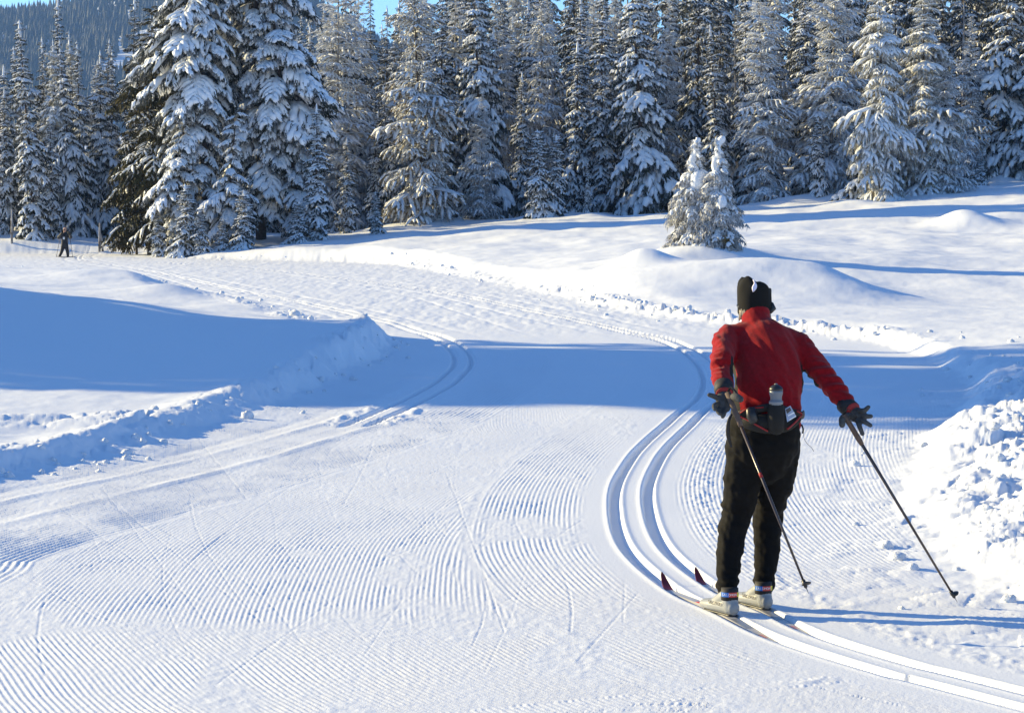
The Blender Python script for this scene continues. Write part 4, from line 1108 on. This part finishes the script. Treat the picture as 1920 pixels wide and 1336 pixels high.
# boots
def lettering(txt, size, M, parent, name, m, origin):
    c = bpy.data.curves.new("t", "FONT"); c.body = txt; c.size = size; c.align_x = "CENTER"; c.align_y = "CENTER"; c.extrude = .0004
    o = bpy.data.objects.new("t", c); S.collection.objects.link(o)
    dg = bpy.context.evaluated_depsgraph_get(); me = bpy.data.meshes.new_from_object(o.evaluated_get(dg))
    bpy.data.objects.remove(o); me.transform(Matrix(M)); me.transform(Matrix.Translation(-Vector(origin)))
    me.materials.clear(); me.materials.append(m); me.name = name
    return link(bpy.data.objects.new(name, me), parent)
SIDE = np.array([FW[1], -FW[0], 0])
def boot(foot, ank, txtside):
    ct, st_ = math.cos(math.radians(13)), math.sin(math.radians(13))
    FW = np.array([FWL[0] * ct - FWL[1] * st_, FWL[0] * st_ + FWL[1] * ct, 0]); SIDE = np.array([FW[1], -FW[0], 0])
    g0 = foot + FW * .0
    up = np.array([0, 0, 1.0])
    parts = [limb([foot - FW * .075 + up * .045, foot + FW * .02 + up * .045, foot + FW * .12 + up * .040, foot + FW * .20 + up * .034], [.037, .042, .048, .038], rb=[.042, .042, .034, .026], n=12, up=(0, 0, 1)),
             limb([foot - FW * .060 + up * .045, foot - FW * .048 + up * .085], [.042, .044], n=5),
             limb([foot + FW * .09 + up * .05, foot - FW * .01 + up * .10], [.034, .040], n=6)]
    b = remeshed("boot", parts, .0045, 3, [BOOTW], person, SK)
    V, F = limb([foot - FW * .08 + up * .006, foot + FW * .03 + up * .006, foot + FW * .17 + up * .008], [.030, .030, .032], rb=[.010, .009, .008], n=8, up=(0, 0, 1)); obj("sole", V, F, BLACKP, b, origin=SK)
    c0 = foot - FW * .045
    za = ank[2]
    def rg(z0, z1, r): 
        return tube([c0 + up * z0, c0 * .9 + ank * .1 + up * (z0 * .9 + .0) if False else c0 + up * (z0 + z1) / 2, c0 + up * z1], [r, r + .001, r], sides=28, up=(0, 1, 0))
    V, F = rg(.085, .150, .046); obj("cuff", V, F, STRAP, b, origin=SK)
    # printed band in three colours round the back of the cuff
    for a0, a1, m in ((-2.75, -1.75, BLUE), (-1.75, -.75, RED), (-.75, -.35, YEL)):
        aa = np.linspace(a0, a1, 9); V = []
        for zz in (.106, .130):
            for a in aa: V.append(c0 + [math.cos(a) * .0495, math.sin(a) * .0495, zz])
        F = [t for k in range(8) for t in ((k, k + 1, k + 10), (k, k + 10, k + 9))]
        obj("cuff_band", np.array(V), np.array(F), m, b, origin=SK)
    for k, ch in enumerate("SALOMON"):
        a = -2.45 + k * .25; n_ = np.array([math.cos(a), math.sin(a), 0]); t_ = np.array([-math.sin(a), math.cos(a), 0])
        p = c0 + n_ * .0505 + up * .118
        Mx = [[t_[0], 0, n_[0], p[0]], [t_[1], 0, n_[1], p[1]], [0, 1, 0, p[2]], [0, 0, 0, 1]]
        lettering(ch, .017, Mx, b, "letter", WHITE, SK)
    p = foot + FW * .03 - SIDE * .046 + up * .060
    Mx = [[-FW[0], 0, -SIDE[0], p[0]], [-FW[1], 0, -SIDE[1], p[1]], [0, 1, 0, p[2]], [0, 0, 0, 1]]
    lettering("SALOMON", .028, Mx, b, "letter", DARKTXT, SK)
    V, F = tube(catmull([c0 - SIDE * .046 + up * .07, c0 - FW * .046 + up * .066, c0 + SIDE * .046 + up * .07], 10), .003, sides=5); obj("heel_seam", V, F, GREYP, b, origin=SK)
    return b

# skis: base line runs through the boots
def ski(tail, tip, lab, key):
    tail = np.array(tail, float); tip = np.array(tip, float)
    L = np.linalg.norm(tip[:2] - tail[:2]); d = (tip - tail) / np.linalg.norm(tip - tail)
    side = np.array([d[1], -d[0], 0])
    t = np.concatenate([np.linspace(0, .9, 22), np.linspace(.92, 1, 10)])
    zb = np.where(t > .9, .095 * ((t - .9) / .1) ** 1.9, 0) + .008 * np.sin(np.clip(t / .9, 0, 1) * np.pi)
    hw = .025 * np.interp(t, [0, .02, .5, .88, .96, .99, 1], [.5, 1, .96, 1.0, .85, .5, .12])
    th = .012 * np.interp(t, [0, .15, .45, .6, .88, 1], [.5, .8, 1.35, 1.3, .7, .22])
    P0 = tail + d * (t * L)[:, None]; P0[:, 2] = tail[2] + (tip[2] - tail[2]) * t + zb
    root = empty("ski", P0[0]); o = P0[0]
    def strip(i0, i1, m, nm, lift=0.0, wf=1.0, bottom=True):
        V = []
        for i in range(i0, i1):
            for s, z in ((-1, 0), (1, 0), (1, 1), (-1, 1)):
                V.append(P0[i] + side * s * hw[i] * wf + np.array([0, 0, (2 * th[i] + lift) * z if bottom else 2 * th[i] + lift * z]))
        n = i1 - i0; F = []
        for i in range(n - 1):
            for k in range(4):
                a, b = i * 4 + k, i * 4 + (k + 1) % 4; F += [(a, b, b + 4), (a, b + 4, a + 4)]
        F += [(0, 2, 1), (0, 3, 2), (4 * n - 4, 4 * n - 3, 4 * n - 2), (4 * n - 4, 4 * n - 2, 4 * n - 1)]
        return obj(nm, np.array(V), np.array(F), m, root, origin=o, smooth=False)
    body = strip(0, 23, mat("ski_base_white", (.42, .41, .41), .35), "blade")
    strip(22, 32, mat("ski_tip_crimson", (.16, .008, .014), .35), "tip")
    strip(13, 16, RED, "print", .0015, .9, False); strip(5, 9, GREYP, "print", .0012, .8, False); strip(2, 4, mat("ski_pale_red", (.55, .22, .18), .4), "print", .0012, .5, False)
    V, F = box(np.zeros(3), (.030, .24, .014)); an = math.atan2(d[0], d[1])
    R2 = np.array([[math.cos(an), math.sin(an), 0], [-math.sin(an), math.cos(an), 0], [0, 0, 1]])
    cbp = key; V = V @ R2.T + cbp; obj("binding", V, F, BLACKP, root, origin=o, smooth=False)
    V, F = box(np.zeros(3), (.042, .05, .018)); V = V @ R2.T + cbp + d * .14 + [0, 0, .006]; obj("binding", V, F, GREYP, root, origin=o, smooth=False)
    if True:
        m = mat("lettering_pale", (.55, .45, .45), .5)
        c = (P0[25] + P0[29]) / 2; up_ = P0[29] - P0[25]; up_ /= np.linalg.norm(up_); nn = np.cross(side, up_)
        for k, ch in enumerate("FISCHER"[:0]): pass
    tag(root, lab, "ski")
    return root
s1 = ski([*(fL - FWL * .80)[:2], gz], [*(fL + FWL * 1.13)[:2], gz + .01], "white ski under the skier's left boot, crimson tip, nearer one", fL + [0, 0, -.004] + FWL * .02)
s2 = ski([*(fR - FWL * .74)[:2], gz], [*(fR + FWL * 1.10)[:2], gz + .01], "white ski under the skier's right boot, crimson tip, farther one", fR + [0, 0, -.004] + FWL * .02)
boot(fL + [0, 0, .010], La, -1); boot(fR + [0, 0, .010], Ra, -1)

# poles
def pole(hand_p, tip_p, lab, stripe):
    hand_p = np.array(hand_p); tip_p = np.array(tip_p); d = tip_p - hand_p; L = np.linalg.norm(d); d /= L
    top = hand_p - d * .07
    root = empty("ski_pole", tip_p)
    V, F = tube([hand_p + d * .05, tip_p - d * .03], [.0095, .0060], sides=10); obj("shaft", V, F, mat("pole_carbon", (.045, .030, .028), .28, spec=.6), root, origin=tip_p)
    V, F = tube([top, hand_p, hand_p + d * .10, hand_p + d * .13], [.016, .014, .015, .012], sides=10); obj("grip", V, F, mat("cork_grip", (.10, .065, .05), .8, bump=.4, bscale=80), root, origin=tip_p)
    for a, b in stripe:
        V, F = tube([hand_p + d * L * a, hand_p + d * L * b], [.0092, .0088], sides=10); obj("print", V, F, REDTRIM, root, origin=tip_p)
    s = np.cross(d, [0, 0, 1.0]); s /= np.linalg.norm(s)
    bk = np.cross(s, d)
    c = tip_p - d * .055
    V, F = tube([c - d * .004, c + d * .004, c + d * .010], [.008, .030, .026], [.008, .022, .018], sides=14, up=tuple(bk)); V = V + bk * .012; bsk = obj("basket", V, F, BLACKP, root, origin=tip_p)
    V, F = tube([c - d * .02, c + d * .02], [.011, .009], sides=10); obj("ferrule", V, F, BLACKP, root, origin=tip_p)
    V, F = tube([tip_p - d * .04, tip_p], [.004, .0012], sides=6); obj("spike", V, F, GREYP, root, origin=tip_p)
    lp = catmull([top + [0, 0, .0], top + [.02, -.02, .03], hand_p + [.03, -.03, .04], hand_p + [0, -.03, .02]], 10)
    V, F = tube(lp, .009, .002, 6); obj("wrist_strap", V, F, STRAP, root, origin=tip_p)
    tag(root, lab, "ski pole")
pole(w(1373, 758, 12.80), w(1516, 1112, 12.35), "ski pole in the skier's left hand, crossing in front of the black trousers", [(.37, .395)])
pole(w(1594, 796, 12.95), w(1795, 1128, 13.25), "ski pole in the skier's right hand, slanting away over open snow", [])

# ================================================================== far skier
def far_skier():
    d = 133.0; x = X(122, d); z0 = hz(x, d)
    k = d / FPX
    def q(px, py, dd=0.0): return np.array([X(px, d + dd), d + dd, z0 + (478 - py) * k])
    o = np.array([x, d, z0])
    root = empty("person", o); tag(root, "distant skier in black with a white hat, facing this way with bent arms", "person")
    B = mat("black_ski_suit", (.012, .012, .014), .7)
    sk = limb([q(122, 440), q(122, 432), q(123, 425)], [.05, .055, .09], rb=[.05, .05, .10], n=8)
    parts = [limb([q(122, 455), q(122, 445), q(122, 437)], [.12, .11, .13], rb=[.09, .09, .10], n=8), sk,
             limb([q(119, 456), q(117, 466), q(113, 476)], [.07, .05, .04]), limb([q(125, 456), q(127, 466), q(128, 476)], [.07, .05, .04]),
             limb([q(118, 437), q(112, 441, -.1), q(117, 434, -.35)], [.03, .025, .025]), limb([q(126, 437), q(132, 440, -.1), q(130, 432, -.35)], [.03, .025, .025])]
    remeshed("body", parts, .018, 2, [SKIN], root, o)
    parts = [limb([q(122, 455), q(122, 445), q(122, 437), q(122.5, 433)], [.20, .17, .19, .09], rb=[.13, .12, .13, .07], n=10),
             limb([q(117.5, 437), q(110.5, 442, -.1), q(117, 434, -.36)], [.09, .085, .075]), limb([q(127, 437), q(133.5, 441, -.1), q(130, 432, -.36)], [.09, .085, .075])]
    remeshed("jacket", parts, .02, 2, [B], root, o)
    parts = [limb([q(122, 452), q(122, 458)], [.19, .17], rb=[.14, .13], n=4), limb([q(119, 457), q(116.5, 467), q(112.5, 476)], [.12, .09, .07]), limb([q(125, 457), q(127, 467), q(128, 476)], [.12, .09, .07])]
    remeshed("trousers", parts, .02, 2, [B], root, o)
    V, F = round_tube([q(122.5, 425.5), q(122.5, 421.5)], [.115, .085], sides=14); obj("hat", V, F, mat("cream_hat", (.62, .58, .52), .8), root, origin=o)
    V, F = box(q(121.5, 442.5) - [0, .15, 0], (.10, .02, .13)); obj("race_bib", V, F, WHITE, root, origin=o, smooth=False)
    V, F = tube([q(120.5, 427.5) - [0, .12, 0], q(124.5, 427.5) - [0, .12, 0]], .025, sides=6); obj("sunglasses", V, F, BLACKP, root, origin=o)
    for a in (112.5, 128): 
        V, F = limb([q(a, 477.2) + [0, .1, 0], q(a, 477.4) - [0, .14, 0]], [.06, .055], n=4); obj("boot", V, F, BLACKP, root, origin=o)
    for (hx, hy, tx, ty, lb) in ((115, 436, 106, 478, "thin pole held out by the distant skier, on the left"), (131, 433, 137, 478, "thin pole held by the distant skier, on the right")):
        t = q(tx, ty, -.2); pr = empty("ski_pole", t)
        V, F = tube([q(hx, hy, -.35), t], [.016, .012], sides=6); obj("shaft", V, F, mat("far_pole", (.06, .05, .06), .5), pr, origin=t)
        V, F = round_tube([q(hx, hy - 1.5, -.35), q(hx, hy + 2, -.35)], .03, sides=8); obj("grip", V, F, BLACKP, pr, origin=t)
        V, F = tube([t + [0, 0, .06], t + [0, 0, .08]], .06, sides=8); obj("basket", V, F, BLACKP, pr, origin=t)
        tag(pr, lb, "ski pole")
    for a, lb in ((112, "ski under the distant skier's leg stretched out to the left"), (128.5, "ski under the distant skier's straight leg")):
        c = q(a, 478); V, F = box(c + [0, 0, .02], (.07, 1.9, .03)); V[:, 0] += (V[:, 1] - c[1]) * (-.35 if a < 120 else .2)
        s = obj("ski", V, F, mat("far_ski", (.05, .05, .06), .4), smooth=False); tag(s, lb, "ski")
far_skier()

# ================================================================== loose snow
def lump(r, rad, seed):
    n1, n2 = 9, 7
    th = np.linspace(0, np.pi, n2)[:, None]; ph = (np.arange(n1) * 2 * np.pi / n1)[None]
    Q = np.stack([np.sin(th) * np.cos(ph), np.sin(th) * np.sin(ph), np.cos(th) * np.ones_like(ph)], -1).reshape(-1, 3)
    s = 1 + .22 * np.sin(Q[:, 0] * 3.1 + seed) * np.cos(Q[:, 1] * 2.7 + seed * 1.3) + .13 * np.sin(Q[:, 2] * 6 + Q[:, 0] * 5 + seed)
    Q = Q * s[:, None] * rad
    i, j = np.meshgrid(np.arange(n2 - 1), np.arange(n1), indexing="ij"); a = (i * n1 + j).ravel(); b = (i * n1 + (j + 1) % n1).ravel()
    return Q, np.concatenate([np.stack([a, a + n1, b + n1], 1), np.stack([a, b + n1, b], 1)])
pb = P(463, 788)
V, F = lump(None, .062, 2.0); o = obj("snowball", V, F, M_CLOD); o.location = (pb[0], pb[1], hz(pb[0], pb[1]) + .045)
tag(o, "round lump of snow lying alone on the combed trail by the left bank", "snowball")
rs = np.random.RandomState(8); g = Geo(); pts = []
for k in range(520):
    if k % 2:
        i = rs.randint(0, len(RE) - 1); c = RE[i] + (RE[i + 1] - RE[i]) * rs.rand() + rs.normal(0, .45, 2)
        if c[1] < 44: c = c + [.35 + abs(rs.normal(0, .3)), 0]
    else:
        i = rs.randint(0, len(LE) - 1); c = LE[i] + (LE[i + 1] - LE[i]) * rs.rand() + rs.normal(0, .22, 2)
    if c[1] < 9 or c[1] > 130 or abs(c[0]) > c[1] * .3: continue
    pts.append((c[0], c[1], rs.gamma(3, .010 if c[1] < 45 else .015)))
for k in range(60):     # the churned heap
    y = rs.uniform(11, 29); i = np.argmin(np.abs(RE[110:, 1] - y)) + 110
    pts.append((RE[i, 0] + abs(rs.normal(0, .9)) + .45, y, rs.gamma(3, .009)))
pts = np.array(pts); zz = height(pts[:, 0], pts[:, 1])
for k, (x, y, r_) in enumerate(pts):
    r_ = min(r_, .05 if y < 45 else .11)
    V, F = lump(None, r_, k * 1.7); g.add(V * [1, 1, .8] + [x, y, zz[k] + r_ * .15], F)
V, F, _ = g.arrays(); o = obj("snow_clods", V, F, M_CLOD); tag(o, "loose clods of snow along the trail edges", None, None, "stuff")
